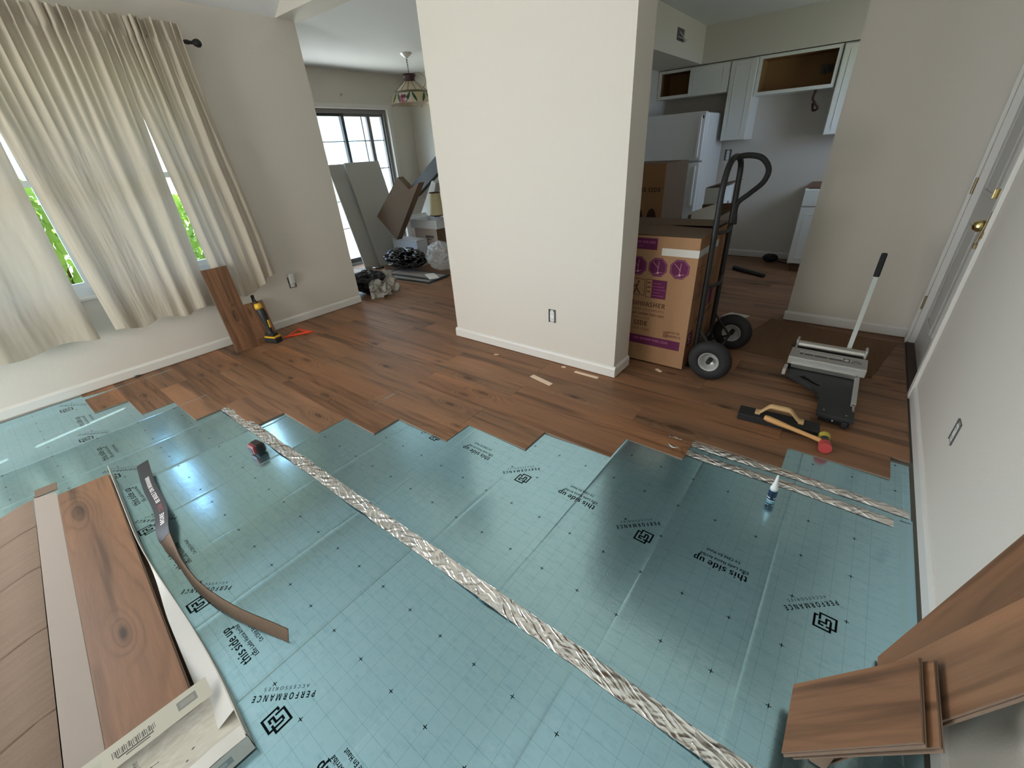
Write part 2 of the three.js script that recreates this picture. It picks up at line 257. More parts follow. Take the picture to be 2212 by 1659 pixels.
{ // window_2: the patio slider of the dining corner
  const g = structGroup('window_2', 'sliding glass patio door with dark grey frame');
  const z0 = -4.67, z1 = -2.85, x = XD - 0.09, f = (y0, y1, a, b, d = 0.05) => bx(x - d / 2, x + d / 2, y0, y1, a, b);
  part('frame', [f(1.975, 2.026, z0, z1, 0.1), f(0.0, 0.04, z0, z1, 0.1), f(0, 2.026, z0, z0 + 0.045, 0.1), f(0, 2.026, z1 - 0.045, z1, 0.1)], greyVinyl, g);
  const left = part('sliding_panel', [f(0.04, 0.1, -3.95, z1), f(1.94, 1.975, -3.95, z1), f(0.04, 1.975, -3.975, -3.93, 0.06), f(0.04, 1.975, z1 - 0.09, z1 - 0.045)], std(lin(0.035, 0.035, 0.035), { roughness: 0.5 }), g);
  const right = part('fixed_panel', [f(0.04, 0.1, z0, -3.95), f(1.94, 1.975, z0, -3.95), f(0.04, 1.975, -4.405, -4.35, 0.04), f(0.04, 1.975, z0 + 0.045, z0 + 0.07)], std(lin(0.16, 0.15, 0.15), { roughness: 0.5 }), g);
  const mu = std(lin(0.06, 0.06, 0.06));
  for (const y of [0.53, 0.9, 1.28, 1.645]) part('muntin', f(y - 0.006, y + 0.006, z0, z1, 0.012), mu, g);
  for (const z of [-3.0, -3.57, -4.27]) part('muntin', f(0.05, 1.97, z - 0.005, z + 0.005, 0.012), mu, g);
  const sheet = (za, zb) => gridMesh(1, 1, (a, b) => [x, 0.06 + 1.9 * a, za + (zb - za) * b]); part('pane', sheet(-3.95, z1 - 0.05), glassPane, left); part('pane', sheet(z0 + 0.05, -3.95), glassPane, right);
  part('casing', [bx(XD, XD + 0.015, 2.026, 2.08, z0 - 0.06, z1 + 0.06), bx(XD, XD + 0.015, 0, 2.08, z0 - 0.06, z0)], trimPaint, g);
}
{ // window_3 lights the room from behind the camera, window_4 the kitchen from the right
  const g = structGroup('window_3'); part('frame', [bx(-3.5, -1.6, 0.32, 0.37, ZN + 0.04, ZN + 0.1), bx(-3.5, -1.6, 2.03, 2.08, ZN + 0.04, ZN + 0.1), bx(-3.5, -3.45, 0.32, 2.08, ZN + 0.04, ZN + 0.1), bx(-1.65, -1.6, 0.32, 2.08, ZN + 0.04, ZN + 0.1), bx(-2.58, -2.52, 0.32, 2.08, ZN + 0.04, ZN + 0.1)], whiteVinyl, g);
  part('shade', [bx(-3.5, -3.098, 0.33, 2.07, ZN + 0.01, ZN + 0.015), bx(-3.062, -1.6, 0.33, 2.07, ZN + 0.01, ZN + 0.015)], std(lin(0.7, 0.68, 0.62)), g); part('meeting_rail', bx(-3.45, -1.65, 1.6, 1.66, ZN + 0.05, ZN + 0.09), whiteVinyl, g);
  const k = structGroup('window_4'); part('frame', [bx(XR + 0.05, XR + 0.1, 1.25, 1.29, -5.5, -4.9), bx(XR + 0.05, XR + 0.1, 1.86, 1.9, -5.5, -4.9), bx(XR + 0.05, XR + 0.1, 1.25, 1.9, -4.94, -4.9), bx(XR + 0.05, XR + 0.1, 1.25, 1.9, -5.5, -5.46)], whiteVinyl, k);
}
{ // door_1: entry door in the right wall
  const g = structGroup('door_1', 'white panelled entry door with brass knob');
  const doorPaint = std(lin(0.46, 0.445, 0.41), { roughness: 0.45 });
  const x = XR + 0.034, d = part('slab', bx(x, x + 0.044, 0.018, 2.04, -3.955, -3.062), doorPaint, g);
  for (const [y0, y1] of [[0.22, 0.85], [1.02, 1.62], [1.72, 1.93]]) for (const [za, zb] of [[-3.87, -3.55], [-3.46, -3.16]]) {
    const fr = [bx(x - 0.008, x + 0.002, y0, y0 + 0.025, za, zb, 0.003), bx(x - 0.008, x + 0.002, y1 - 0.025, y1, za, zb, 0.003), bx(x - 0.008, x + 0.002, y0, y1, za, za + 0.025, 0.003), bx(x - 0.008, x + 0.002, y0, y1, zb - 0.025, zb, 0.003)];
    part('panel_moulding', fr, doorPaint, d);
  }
  part('knob', [lathe([[0, 0.06], [0.018, 0.057], [0.027, 0.045], [0.028, 0.035], [0.02, 0.024], [0.011, 0.018], [0.011, 0.004], [0.031, 0.003], [0.031, 0], [0, 0]].reverse()).scale(1, 1.55, 1).rotateZ(Math.PI / 2).translate(x, 0.945, -3.12)], brass, d, 'round brass door knob');
  part('deadbolt', [cyl(0.03, 0.026, V(x, 1.09, -3.12), V(x - 0.03, 1.09, -3.12)), bx(x - 0.07, x - 0.028, 1.068, 1.112, -3.13, -3.11, 0.003)], brass, d, 'brass deadbolt thumb turn');
  for (const y of [0.31, 1.05, 1.85]) part('hinge', [cyl(0.008, 0.008, V(XR - 0.006, y - 0.045, -3.966), V(XR - 0.006, y + 0.045, -3.966), 10), bx(XR - 0.003, XR + 0.034, y - 0.045, y + 0.045, -3.968, -3.964)], brassOld, g, 'worn brass hinge');
  part('casing', [bx(XR - 0.02, XR, 0, 2.12, -3.085, -3.03, 0.004), bx(XR - 0.02, XR, 0, 2.12, -4.03, -3.975, 0.004), bx(XR - 0.02, XR, 2.06, 2.12, -4.03, -3.03, 0.004)], trimPaint, g);
  part('jamb', [bx(XR, XR + 0.15, 0, 2.06, -3.062, -3.05), bx(XR, XR + 0.15, 0, 2.06, -3.97, -3.958), bx(XR, XR + 0.15, 2.04, 2.06, -3.97, -3.05)], trimPaint, g);
  part('strike_plate', [bx(XR - 0.022, XR - 0.019, 0.93, 1.02, -3.055, -3.034, 0.001), bx(XR - 0.024, XR - 0.008, 0.9, 0.93, -3.06, -3.03), cyl(0.005, 0.005, V(XR - 0.03, 0.86, -3.05), V(XR - 0.022, 0.97, -3.045), 8), bx(XR - 0.034, XR - 0.02, 0.85, 0.875, -3.07, -3.03, 0.003)], brassOld, g, 'brass security latch');
  part('threshold', bx(XR - 0.01, XR + 0.15, 0, 0.016, -3.97, -3.05), edgeDark, g);
}

// ------------------------------------------------------------------ underlayment and seam tape
underBump.repeat.set(2, 4);
const heights = [], ground = (x, z) => { let y = 0.002; for (const [a, b, c, d, h] of heights) if (x >= a - 0.01 && x <= b + 0.05 && z >= c - 0.01 && z <= d + 0.01) y = Math.max(y, h(x, z)); return y; };
function underlay(label, xa, xb, zlo, zhi, zTile, xTile, foldAt, base) {
  const t = thing('underlayment_sheet', label, 'underlayment', [0, 0, 0], 0), F = 0.376;
  const k0 = Math.ceil((xa - foldAt) / F), xs = [xa]; for (let k = k0; foldAt + k * F < xb - 0.01; k++) if (foldAt + k * F > xa + 0.01) xs.push(foldAt + k * F); xs.push(xb);
  const h = (x, z) => { const q = (x - foldAt) / F, k = Math.floor(q), f = q - k, up = (n) => (((n % 2) + 2) % 2 ? 0.0088 : 0.001) * (0.75 + 0.5 * hash(n, 7, Math.round(zTile * 10)));
    const c = f - 0.5; return base + up(k) * (1 - f) + up(k + 1) * f + 0.0016 * (0.25 - c * c) * 4 * (hash(k, 3, 5) - 0.35) + 0.0026 * (fbm(x * 2.6, z * 2.2, 31, 3) - 0.5) + 0.0013 * Math.exp(-Math.min(f, 1 - f) * F / 0.005) * (hash(f < 0.5 ? k : k + 1, 9, 2) > 0.4 ? 1 : -0.5); };
  for (let i = 0; i < xs.length - 1; i++) part('panel', gridMesh(28, 44, (s0, v) => { const s = 0.5 - 0.5 * Math.cos(Math.PI * s0), x = xs[i] + (xs[i + 1] - xs[i]) * s, z = zlo + (zhi - zlo) * v; return [x, h(x, z), z, (xTile - x) / TU, (z - zTile) / TV]; }), underMat, t);
  heights.push([xa, xb, zlo, zhi, h]); return t;
}
underlay('near teal foil underlayment sheet, in front of the long silver tape', -4.19, 0.43, -0.66, 0.563, -0.655, -0.809, -0.718, 0.0015);
underlay('teal foil underlayment sheet lying between the two silver tape seams', -3.2, 0.432, -1.885, -0.65, -1.874, -0.219, -0.315, 0.0012);
underlay('small teal underlayment corner between silver tape and mallet, by the right wall', -0.75, 0.468, -2.3, -1.88, -3.093, -0.4, -0.31, 0.001);
underlay('teal underlayment sheet beyond the plank carton', -4.19, 0.43, 0.56, 1.79, 0.565, -0.5, -0.6, 0.0012);
const darkUnder = phys(lin(0.42, 0.64, 0.72), { metalness: 0.94, roughness: 0.22 });
single('underlayment_edge_strip', gridMesh(3, 40, (s, t) => { const z = -1.9 + 2.9 * t; return [0.395 + 0.078 * s, 0.0006 + 0.0006 * fbm(s * 3, z * 9, 3, 2), z, s, t]; }), darkUnder, 'narrow teal underlayment strip along the right baseboard', 'underlayment');

function foilTape(label, x0, x1, zc, w, y, ps, wob) {
  return single('seam_tape', gridMesh(Math.round((x1 - x0) * 130), 12, (s, t) => {
    const x = x0 + (x1 - x0) * s, e = (fbm(x * 9, t > 0.5 ? 9 : 1, ps, 3) - 0.5) * 0.008, c = (t - 0.5);
    const ripple = 0.0035 * Math.abs(fbm(x * 22 + t * 3, t * 2.2 - x * 4, ps + 3, 3) - 0.45) + 0.0016 * fbm(x * 60, t * 5 + x * 20, ps + 9, 2);
    const arch = wob * Math.max(0, Math.sin(t * 3.1416)) * (0.6 + 0.7 * fbm(x * 5, 2, ps + 5, 2));
    return [x, Math.max(ground(x, zc - w / 2), ground(x, zc + w / 2), ground(x, zc)) + 0.0008 + ripple + arch, zc + w * c + e * (Math.abs(c) * 2) + 0.004 * (fbm(x * 2.5, 0.5, ps + 12, 2) - 0.5), x * 1.3, t * w * 3.2];
  }), foilMat, label, 'foil tape', 'silver foil seam tapes');
}
foilTape('long crinkled silver foil tape running diagonally across the teal sheet', -3.05, 0.42, -0.655, 0.062, 0.0085, 40, 0.001);
foilTape('silver foil tape beside the wood planks, farther of the parallel pair', -0.52, 0.462, -1.932, 0.052, 0.0075, 80, 0.006);
foilTape('silver foil tape under the glue bottle, nearer of the parallel pair', -0.5, 0.412, -1.846, 0.052, 0.0075, 120, 0.006);

// ------------------------------------------------------------------ curtains
const curtainMat = phys(lin(0.5, 0.435, 0.345), { roughness: 1, transmission: 0.17, thickness: 0, side: THREE.DoubleSide, sheen: 0.3, sheenColor: lin(0.9, 0.85, 0.75), sheenRoughness: 0.4 });
{
  const t = thing('curtain_rod', 'black curtain rod with twisted ball finial above the window', 'curtain rod');
  part('rod', cyl(0.011, 0.011, V(-4.11, 2.205, 0.82), V(-4.11, 2.205, -1.6)), blackSteel, t);
  part('finial', lathe([[0, 0], [0.014, 0], [0.014, 0.02], [0.009, 0.028], [0.012, 0.034], [0.009, 0.042], [0.02, 0.056], [0.026, 0.072], [0.024, 0.088], [0.013, 0.1], [0, 0.104]]).rotateX(-Math.PI / 2).translate(-4.11, 2.205, -1.595), blackSteel, t);
  for (const z of [-1.55, 0.78]) part('bracket', [cyl(0.008, 0.008, V(-4.11, 2.195, z), V(XL, 2.195, z), 10), cyl(0.025, 0.025, V(XL + 0.008, 2.195, z), V(XL, 2.195, z), 16)], blackSteel, t);
}
function curtain(label, zt0, zt1, zb0, zb1, gathers, ridges, s0, hem) {
  const t = thing('curtain', label, 'curtain', [0, 0, 0], 0, 'cream curtains on the black rod'), ytop = 2.3;
  const R = []; for (let k = 0; k < ridges; k++) R.push([(k + 0.5 + 0.55 * (hash(k, 1, s0) - 0.5)) / ridges, (0.22 + 0.3 * hash(k, 2, s0)) / ridges, 0.014 + 0.036 * hash(k, 3, s0), 0.5 * (hash(k, 4, s0) - 0.5) / ridges]);
  const f = (s, q) => { // q 0 top .. 1 hem
    const y = ytop + (hem(s) - ytop) * q, down = sm(0.03, 0.42, q), tight = 1 - sm(0.05, 0.5, q), k = sm(0, 1, q);
    let x = -4.1 + 0.022 * tight + tight * (0.011 * Math.sin(6.283 * (gathers * s + 0.6 * fbm(s * 5, 1, s0, 2))) + 0.014 * (vn(s * gathers * 1.7, 2.5 * q, s0 + 2) - 0.4));
    for (const [c, w, h, dr] of R) { const d = (s - c - dr * q) / (w * (0.55 + 0.45 * down)); x += h * (0.25 + 0.75 * down) * Math.exp(-d * d); }
    x += 0.012 * down * (fbm(s * ridges * 1.6, q * 2.2, s0 + 9, 3) - 0.5) + 0.004 * (fbm(s * 40, q * 12, s0 + 19, 2) - 0.5);
    if (q < 0.06) x += 0.01 * Math.sin(6.283 * gathers * 1.2 * s + 1);
    const zt = zt0 + (zt1 - zt0) * s, zb = zb0 + (zb1 - zb0) * s, z = zt + (zb - zt) * k + tight * 0.007 * Math.sin(6.283 * gathers * s + 1.2) + 0.006 * down * (fbm(s * 8, q * 3, s0 + 7, 2) - 0.5);
    return [Math.max(-4.17, x), y + (q < 0.01 ? 0.02 * (vn(s * gathers * 2, 1, s0) - 0.5) : 0), z, s * 3, q * 6];
  };
  part('heading', gridMesh(220, 5, (s, q) => f(s, q * 0.06)), curtainMat, t);
  part('drape', gridMesh(240, 80, (s, q) => f(s, 0.06 + q * 0.94)), curtainMat, t);
}
curtain('cream curtain at the left edge, wide folds above the plank carton', 0.76, -0.44, 0.76, -0.36, 22, 6, 3, (s) => 0.405 + 0.014 * Math.sin(s * 17));
curtain('cream curtain in the middle, between the two window gaps', -0.42, -1.17, -0.46, -1.125, 14, 5, 21, (s) => 0.41 + 0.018 * Math.sin(s * 15 + 1));
curtain('cream curtain at the right end of the rod, bunched tight beside the bare wall', -1.15, -1.57, -1.195, -1.67, 11, 6, 55, (s) => 0.52 - 0.1 * Math.sin(3.1416 * Math.min(1, s * 1.2)) + 0.03 * sm(0.75, 1, s));

// ------------------------------------------------------------------ outdoors seen through the openings
{
  const lawn = struct('ground_outside', bx(-30, 12, -0.5, -0.3, -30, 20), std(lin(0.13, 0.17, 0.06), { roughness: 1 }));
  const leafMat = phys(lin(0.28, 0.42, 0.05), { roughness: 1, transmission: 0.4, thickness: 0, side: THREE.DoubleSide });
  function bush(label, cx, cz, h, r, n, s) {
    seed = s; const t = thing('garden_bush', label, 'bush', [cx, -0.3, cz], 0, 'green bushes outside the window'); const list = [];
    const leaf = new THREE.CircleGeometry(1, 6); leaf.scale(0.5, 1, 1);
    for (let i = 0; i < n; i++) { const a = rr(0, 6.283), q = Math.pow(rnd(), 0.5), y = rr(0.05, 1) * h, w = r * (1 - 0.45 * (y / h)); const g = leaf.clone(), k = rr(0.035, 0.07);
      g.scale(k, k, k); g.rotateX(rr(-1.2, 0.4)); g.rotateY(rr(0, 6.283)); g.translate(Math.cos(a) * q * w, y, Math.sin(a) * q * w); list.push(g); }
    const m = part('foliage', list, leafMat, t); m.userData.kind = 'stuff';
    part('stem', [0, 1, 2].map((i) => cyl(0.02, 0.008, V(0.05 * i - 0.05, 0, 0.03 * i), V(0.12 * i - 0.12, h * 0.8, 0.1 * i - 0.1), 7)), std(0x5a4632), t);
  }
  bush('bright yellow-green leafy bush outside the left curtain gap', -5.4, -0.45, 1.68, 0.62, 1700, 11);
  bush('green leafy bush outside the right curtain gap', -5.6, -1.75, 1.5, 0.5, 1200, 23);
  // roof overhang
  // white sunroom beyond the patio slider
  const sr = structGroup('wall_sunroom', 'white sunroom wall and windows beyond the patio door'); const sw = std(lin(0.5, 0.53, 0.52), { roughness: 0.7 }), X = -9.0;
  part('wall_panel', [bx(X - 0.1, X, -0.3, 0.55, -8.2, -2.2), bx(X - 0.1, X, 2.15, 2.7, -8.2, -2.2), bx(X - 0.1, X, 0.55, 2.15, -4.0, -2.2), bx(X - 0.1, X, 0.55, 2.15, -5.35, -5.0), bx(X - 0.1, X, 0.55, 2.15, -6.75, -6.35), bx(X - 0.1, X, 0.55, 2.15, -8.2, -7.7), bx(X, XD - 0.15, -0.3, 2.7, -8.3, -8.2), bx(X, XD - 0.15, -0.32, -0.05, -8.2, -2.0)], sw, sr);
  part('roof_panel', bx(X - 0.3, XD - 0.15, 2.7, 2.78, -8.3, -2.0), phys(lin(0.85, 0.88, 0.88), { roughness: 1, transmission: 0.5, thickness: 0 }), sr);
  const fr = std(lin(0.6, 0.63, 0.62)), pg = phys(lin(0.8, 0.95, 0.86), { roughness: 0.05, transmission: 1, thickness: 0 });
  for (const [a, b] of [[-5.0, -4.0], [-6.35, -5.35], [-7.7, -6.75]]) {
    const w = part('window_frame', [bx(X - 0.08, X + 0.02, 0.55, 0.63, a, b), bx(X - 0.08, X + 0.02, 2.07, 2.15, a, b), bx(X - 0.08, X + 0.02, 0.55, 2.15, a, a + 0.08), bx(X - 0.08, X + 0.02, 0.55, 2.15, b - 0.08, b), bx(X - 0.08, X + 0.02, 1.32, 1.38, a, b)], fr, sr);
    part('pane', gridMesh(1, 1, (p, q) => [X - 0.04, 0.6 + 1.5 * p, a + 0.05 + (b - a - 0.1) * q]), pg, w);
  }
  struct('ceiling_eave', uvMetres(bx(XL - 1.05, XL - 0.15, 2.3, 2.42, -2.38, ZN + 0.3)), trimPaint, 'roof overhang outside the window');
}

// ------------------------------------------------------------------ left wall: plug, leaning planks, tool, marking square
{
  const t = thing('wall_outlet', 'uncovered wall outlet with a white plug-in night light on the left wall', 'outlet', [XL, 0.41, -1.85]);
  part('outlet_box_shade', bx(-0.02, 0.001, -0.055, 0.05, -0.036, 0.036), cavityShade, t);  // almost flush face, its dark grey stands for shade in the open box
  part('receptacle', bx(-0.01, 0.005, -0.048, 0.042, -0.022, 0.022, 0.004), whitePlastic, t);
  part('night_light', [new RoundedBoxGeometry(0.04, 0.1, 0.056, 3, 0.018).translate(0.026, 0.035, 0.002)], std(lin(0.6, 0.6, 0.58), { roughness: 0.35 }), t, 'white plug-in night light');
}
function loosePlank(label, len, w, pos, dirLong, dirWide, row, uo = 0, group, name = 'loose_plank') { // pos = bottom corner; dirLong, dirWide unit vectors; face up = cross
  const n = new THREE.Vector3().crossVectors(dirWide, dirLong).normalize(), t = thing(name, label, 'plank', pos, 0, group);
  const th = 0.012, gTop = new THREE.BoxGeometry(len, 0.004, w), u = gTop.attributes.uv, p = gTop.attributes.position;
  for (let i = 0; i < p.count; i++) u.setXY(i, (p.getX(i) + len / 2) / PL * 0.99 + uo, (row + (p.getZ(i) / w + 0.5) * 0.94 + 0.03) / ROWS);
  const m = new THREE.Matrix4().makeBasis(dirLong, n, new THREE.Vector3().crossVectors(dirLong, n));
  const sgn = new THREE.Vector3().crossVectors(dirLong, n).dot(dirWide) > 0 ? 1 : -1;
  gTop.translate(len / 2, th - 0.002, sgn * w / 2).applyMatrix4(m);
  const core = join([bx(0.004, len - 0.004, 0.0, th - 0.004, sgn * 0.004, sgn * (w - 0.004)), bx(0, len, 0.003, 0.006, sgn > 0 ? -0.004 : -(w + 0.004), sgn > 0 ? w + 0.004 : 0.004)]).applyMatrix4(m);
  part('wear_layer', gTop, plankMats, t); part('core', core, coreMat, t, 'pale fibre core with click edge'); return t;
}
{
  const up1 = V(-0.085, 0.69, 0).normalize();
  loosePlank('long wood plank leaning against the curtain', 0.7, 0.188, [-3.955, FLOOR + 0.002, -1.105], up1, V(0, 0, -1), 4, 0.1);
  loosePlank('short dark wood plank leaning on the wall behind the yellow power tool', 0.325, 0.185, [-4.115, FLOOR + 0.002, -1.335], V(-0.07, 0.31, 0).normalize(), V(0, 0, -1), 7, 0.3);
}
{ // upright cordless multi-tool
  const t = thing('cordless_tool', 'black and yellow cordless oscillating tool standing on its battery', 'power tool', [-3.93, FLOOR, -1.405], 0.35);
  const yel = std(lin(0.72, 0.42, 0.03), { roughness: 0.45 });
  part('battery', [bx(-0.055, 0.075, 0.001, 0.045, -0.038, 0.038, 0.008)], blackPlastic, t);
  part('battery_rim', [bx(-0.05, 0.07, 0.045, 0.062, -0.036, 0.036, 0.006)], yel, t);
  part('battery_mount', [bx(-0.042, 0.055, 0.062, 0.085, -0.031, 0.031, 0.008)], blackPlastic, t);
  const body = gridMesh(24, 30, (s, q) => { const a = s * 6.283, y = 0.08 + 0.235 * q, r = 0.021 + 0.012 * sm(0.25, 0.75, q) - 0.006 * sm(0.85, 1, q) + 0.006 * sm(0.12, 0, q); return [-0.028 * q * q + Math.cos(a) * r * 1.1, y, -Math.sin(a) * r]; });
  part('body', body, blackPlastic, t);
  part('head', lathe([[0, 0], [0.03, 0], [0.031, 0.02], [0.026, 0.045], [0.014, 0.05], [0, 0.05]]).rotateZ(0.15).translate(-0.028, 0.308, 0), yel, t);
  part('switch', bx(0.02, 0.03, 0.14, 0.21, -0.008, 0.008, 0.003), yel, t);
  part('blade', [cyl(0.012, 0.006, V(-0.036, 0.35, 0), V(-0.05, 0.4, 0), 12), bx(-0.06, -0.057, 0.37, 0.43, -0.016, 0.016)], blackSteel, t);
}
{
  const t = thing('marking_square', 'orange-red plastic marking square lying on the planks by the left wall', 'square', [0, FLOOR, 0]);
  const m = std(lin(0.85, 0.07, 0.015), { roughness: 0.4 }), s = new THREE.Shape([[-3.921, 1.497], [-3.82, 1.73], [-4.03, 1.705]].map(([x, y]) => new THREE.Vector2(x, y)));
  const hole = new THREE.Path([[-3.935, 1.57], [-3.99, 1.67], [-3.875, 1.685]].map(([x, y]) => new THREE.Vector2(x, y))); s.holes.push(hole);
  part('plate', new THREE.ExtrudeGeometry(s, { depth: 0.006, bevelEnabled: false }).rotateX(-Math.PI / 2).scale(1, 1, 1).translate(0, 0.001, 0), m, t);
  part('fence', cyl(0.008, 0.008, V(-3.921, 0.009, -1.497), V(-3.822, 0.009, -1.73), 4), m, t);
}
single('pebble', new THREE.IcosahedronGeometry(0.012, 1).scale(1, 0.7, 1.6).translate(XL + 0.028, FLOOR + 0.008, -0.45), std(0x3a3d44, { roughness: 0.6 }), 'tiny dark grey pebble on the plank by the left baseboard', 'pebble');
{ // outlet without cover on the middle wall and on the right wall, and in the kitchen
  function outlet(label, pos, turn, w = 0.056, h = 0.095) {
    const t = thing('wall_outlet', label, 'outlet', pos, turn);
    part('outlet_box_shade', [bx(-w / 2, w / 2, -h / 2, h / 2, -0.02, 0.0012), bx(-w / 2, -w / 2 + 0.003, -h / 2, h / 2, 0, 0.006), bx(w / 2 - 0.003, w / 2, -h / 2, h / 2, 0, 0.006)], cavityShade, t);  // no recess: the shade inside the box is painted as dark grey
    part('receptacle', [bx(-0.018, 0.016, -h / 2 + 0.008, h / 2 - 0.016, -0.01, 0.004, 0.003)], whitePlastic, t);
    for (const y of [0.018, -0.022]) part('socket', [bx(-0.009, -0.006, y - 0.005, y + 0.005, 0.002, 0.0046), bx(0.005, 0.008, y - 0.005, y + 0.005, 0.002, 0.0046), cyl(0.0028, 0.0028, V(0, y - 0.011, 0.002), V(0, y - 0.011, 0.0046), 8)], cavityShade, t);  // slots are solid pieces in the painted shade colour
    part('yoke', bx(-0.012, 0.01, h / 2 - 0.016, h / 2 - 0.004, -0.002, 0.003), aluminium, t); part('yoke', bx(-0.012, 0.01, -h / 2 + 0.001, -h / 2 + 0.008, -0.002, 0.003), aluminium, t);
  }
  outlet('white outlet without cover plate on the bright middle wall', [-1.552, 0.366, ZM], 0);
  outlet('white outlet without cover plate low on the right wall', [XR, 0.36, -2.05], -Math.PI / 2);
  outlet('uncovered outlet on the kitchen back wall above the hand truck', [-1.52, 1.2, ZK], 0, 0.075, 0.12);
}

// ------------------------------------------------------------------ dining corner
{ // stained glass pendant
  const t = thing('pendant_lamp', 'stained glass pendant lamp with pink flowers hanging in the dining corner', 'lamp', [-4.68, YC, -4.12]);
  part('canopy', lathe([[0, -0.045], [0.02, -0.043], [0.05, -0.025], [0.07, -0.004], [0.07, 0], [0, 0]]), std(lin(0.7, 0.68, 0.64), { metalness: 0.3, roughness: 0.3 }), t);
  const links = []; for (let i = 0; i < 7; i++) links.push(new THREE.TorusGeometry(0.011, 0.0026, 6, 14).scale(0.7, 1.3, 1).rotateY(i % 2 ? 0 : 1.57).translate(0.002 * i, -0.055 - 0.022 * i, 0.001 * i));
  part('chain', links, blackSteel, t);
  part('cord', tube([V(0.01, -0.2, 0.01), V(0.1, -0.19, -0.08), V(0.15, -0.26, -0.12), V(0.12, -0.33, -0.1), V(0.05, -0.3, -0.04)], 0.003, 30, 6), brassOld, t);
  part('crown', lathe([[0.03, -0.195], [0.082, -0.2], [0.075, -0.225], [0.062, -0.24], [0.068, -0.27], [0.075, -0.275]]), std(lin(0.035, 0.008, 0.008), { roughness: 0.35 }), t);
  const lead = std(lin(0.03, 0.028, 0.02), { roughness: 0.5, metalness: 0.4 }), gl = (r, g, b) => phys(lin(r, g, b), { roughness: 0.25, transmission: 0.35, thickness: 0, side: THREE.DoubleSide });
  const cream = gl(0.62, 0.52, 0.36), green = gl(0.02, 0.1, 0.035), pink = gl(0.55, 0.16, 0.24), pale = gl(0.66, 0.58, 0.5), deep = gl(0.2, 0.03, 0.07), yellow = gl(0.6, 0.55, 0.25);
  const ring = (a0, a1, r0, y0, r1, y1, n = 3) => gridMesh(n, 1, (s, q) => { const a = a0 + (a1 - a0) * s, r = r0 + (r1 - r0) * q; return [Math.cos(a) * r, y0 + (y1 - y0) * q, Math.sin(a) * r]; });
  const N = 14; for (let i = 0; i < N; i++) { const a = i * 6.2832 / N, b = a + 6.2832 / N - 0.02; part('upper_pane', ring(a, b, 0.075, -0.275, 0.2, -0.37), cream, t); part('lead_strip', cyl(0.003, 0.003, V(Math.cos(a - 0.01) * 0.075, -0.275, Math.sin(a - 0.01) * 0.075), V(Math.cos(a - 0.01) * 0.2, -0.37, Math.sin(a - 0.01) * 0.2), 6), lead, t); }
  part('band', ring(0, 6.2832, 0.2, -0.37, 0.225, -0.395, 40), std(lin(0.09, 0.08, 0.03), { roughness: 0.4 }), t);
  const K = 8; for (let i = 0; i < K; i++) {
    const a = i * 6.2832 / K + 0.35, w = 6.2832 / K, R = (q) => 0.225 + 0.035 * q, P = (da, q, o = 0) => [Math.cos(a + da) * (R(q) + o), -0.395 - 0.1 * q, Math.sin(a + da) * (R(q) + o)];
    part('skirt_pane', gridMesh(6, 2, (s, q) => P((s - 0.5) * w, q)), i % 2 ? pale : cream, t);
    part('leaf_pane', [gridMesh(3, 6, (s, q) => P(-w * 0.42 + w * 0.28 * q + (s - 0.5) * 0.16 * Math.sin(3.1 * (0.08 + q * 0.9)), q, 0.003)), gridMesh(3, 6, (s, q) => P(w * 0.42 - w * 0.22 * q + (s - 0.5) * 0.14 * Math.sin(3.1 * (0.08 + q * 0.9)), q, 0.003))], green, t);
    if (i % 2) for (let k = 0; k < 5; k++) { const th = k * 1.257 + 0.3, c = [0.1 * Math.cos(th), 0.62 + 0.26 * Math.sin(th)]; part('petal', gridMesh(4, 4, (s, q) => { const r = 0.5 * q, x = Math.cos(s * 6.283) * r, y = Math.sin(s * 6.283) * r; return P(c[0] + x * 0.22, c[1] + y * 0.5, 0.006); }), k < 2 ? pink : k === 2 ? pale : deep, t); }
    else part('bud_pane', gridMesh(3, 4, (s, q) => P((s - 0.5) * 0.16 * Math.sin(3.1 * (0.1 + 0.85 * q)), q * 0.6, 0.004)), yellow, t);
  }
}
function slab(name, label, category, quad, depth, mat, pos, parts) { // outline in the x-y plane, extruded towards -z
  const t = thing(name, label, category, [0, 0, pos]); part(parts ?? 'body', prism(quad, depth, 0.004).translate(0, 0, -depth), mat, t); return t;
}
{ // two white boards leaning on the patio door
  const bm = std(lin(0.46, 0.45, 0.42), { roughness: 0.6 }), lean = (label, za, zb, x0, x1, h, skew) => {
    const t = thing('white_board', label, 'board', [0, FLOOR, 0], 0); const g = gridMesh(1, 1, (s, q) => [x0 + (x1 - x0) * q, h * q, za + (zb - za) * s + skew * q]), g2 = gridMesh(1, 1, (s, q) => [x0 - 0.018 + (x1 - x0) * q, h * q, zb + (za - zb) * s + skew * q]);
    const e = (s0) => gridMesh(1, 1, (s, q) => [x0 - 0.018 * (s0 ? 1 - s : s) + (x1 - x0) * q, h * q, s0 ? zb + skew * q : za + skew * q]), cap = gridMesh(1, 1, (s, q) => [x1 - 0.018 * q, h, za + (zb - za) * s + skew]);
    part('face', [g, g2], bm, t); part('edge', [e(0), e(1), cap], bm, t);
  };
  lean('tall white board leaning on the patio door, farther right of the pair', -3.74, -4.3, -5.46, -5.72, 1.37, 0.07);
  lean('narrow white board leaning on the patio door, left of the pair', -3.53, -3.95, -5.54, -5.78, 1.36, 0.08);
}
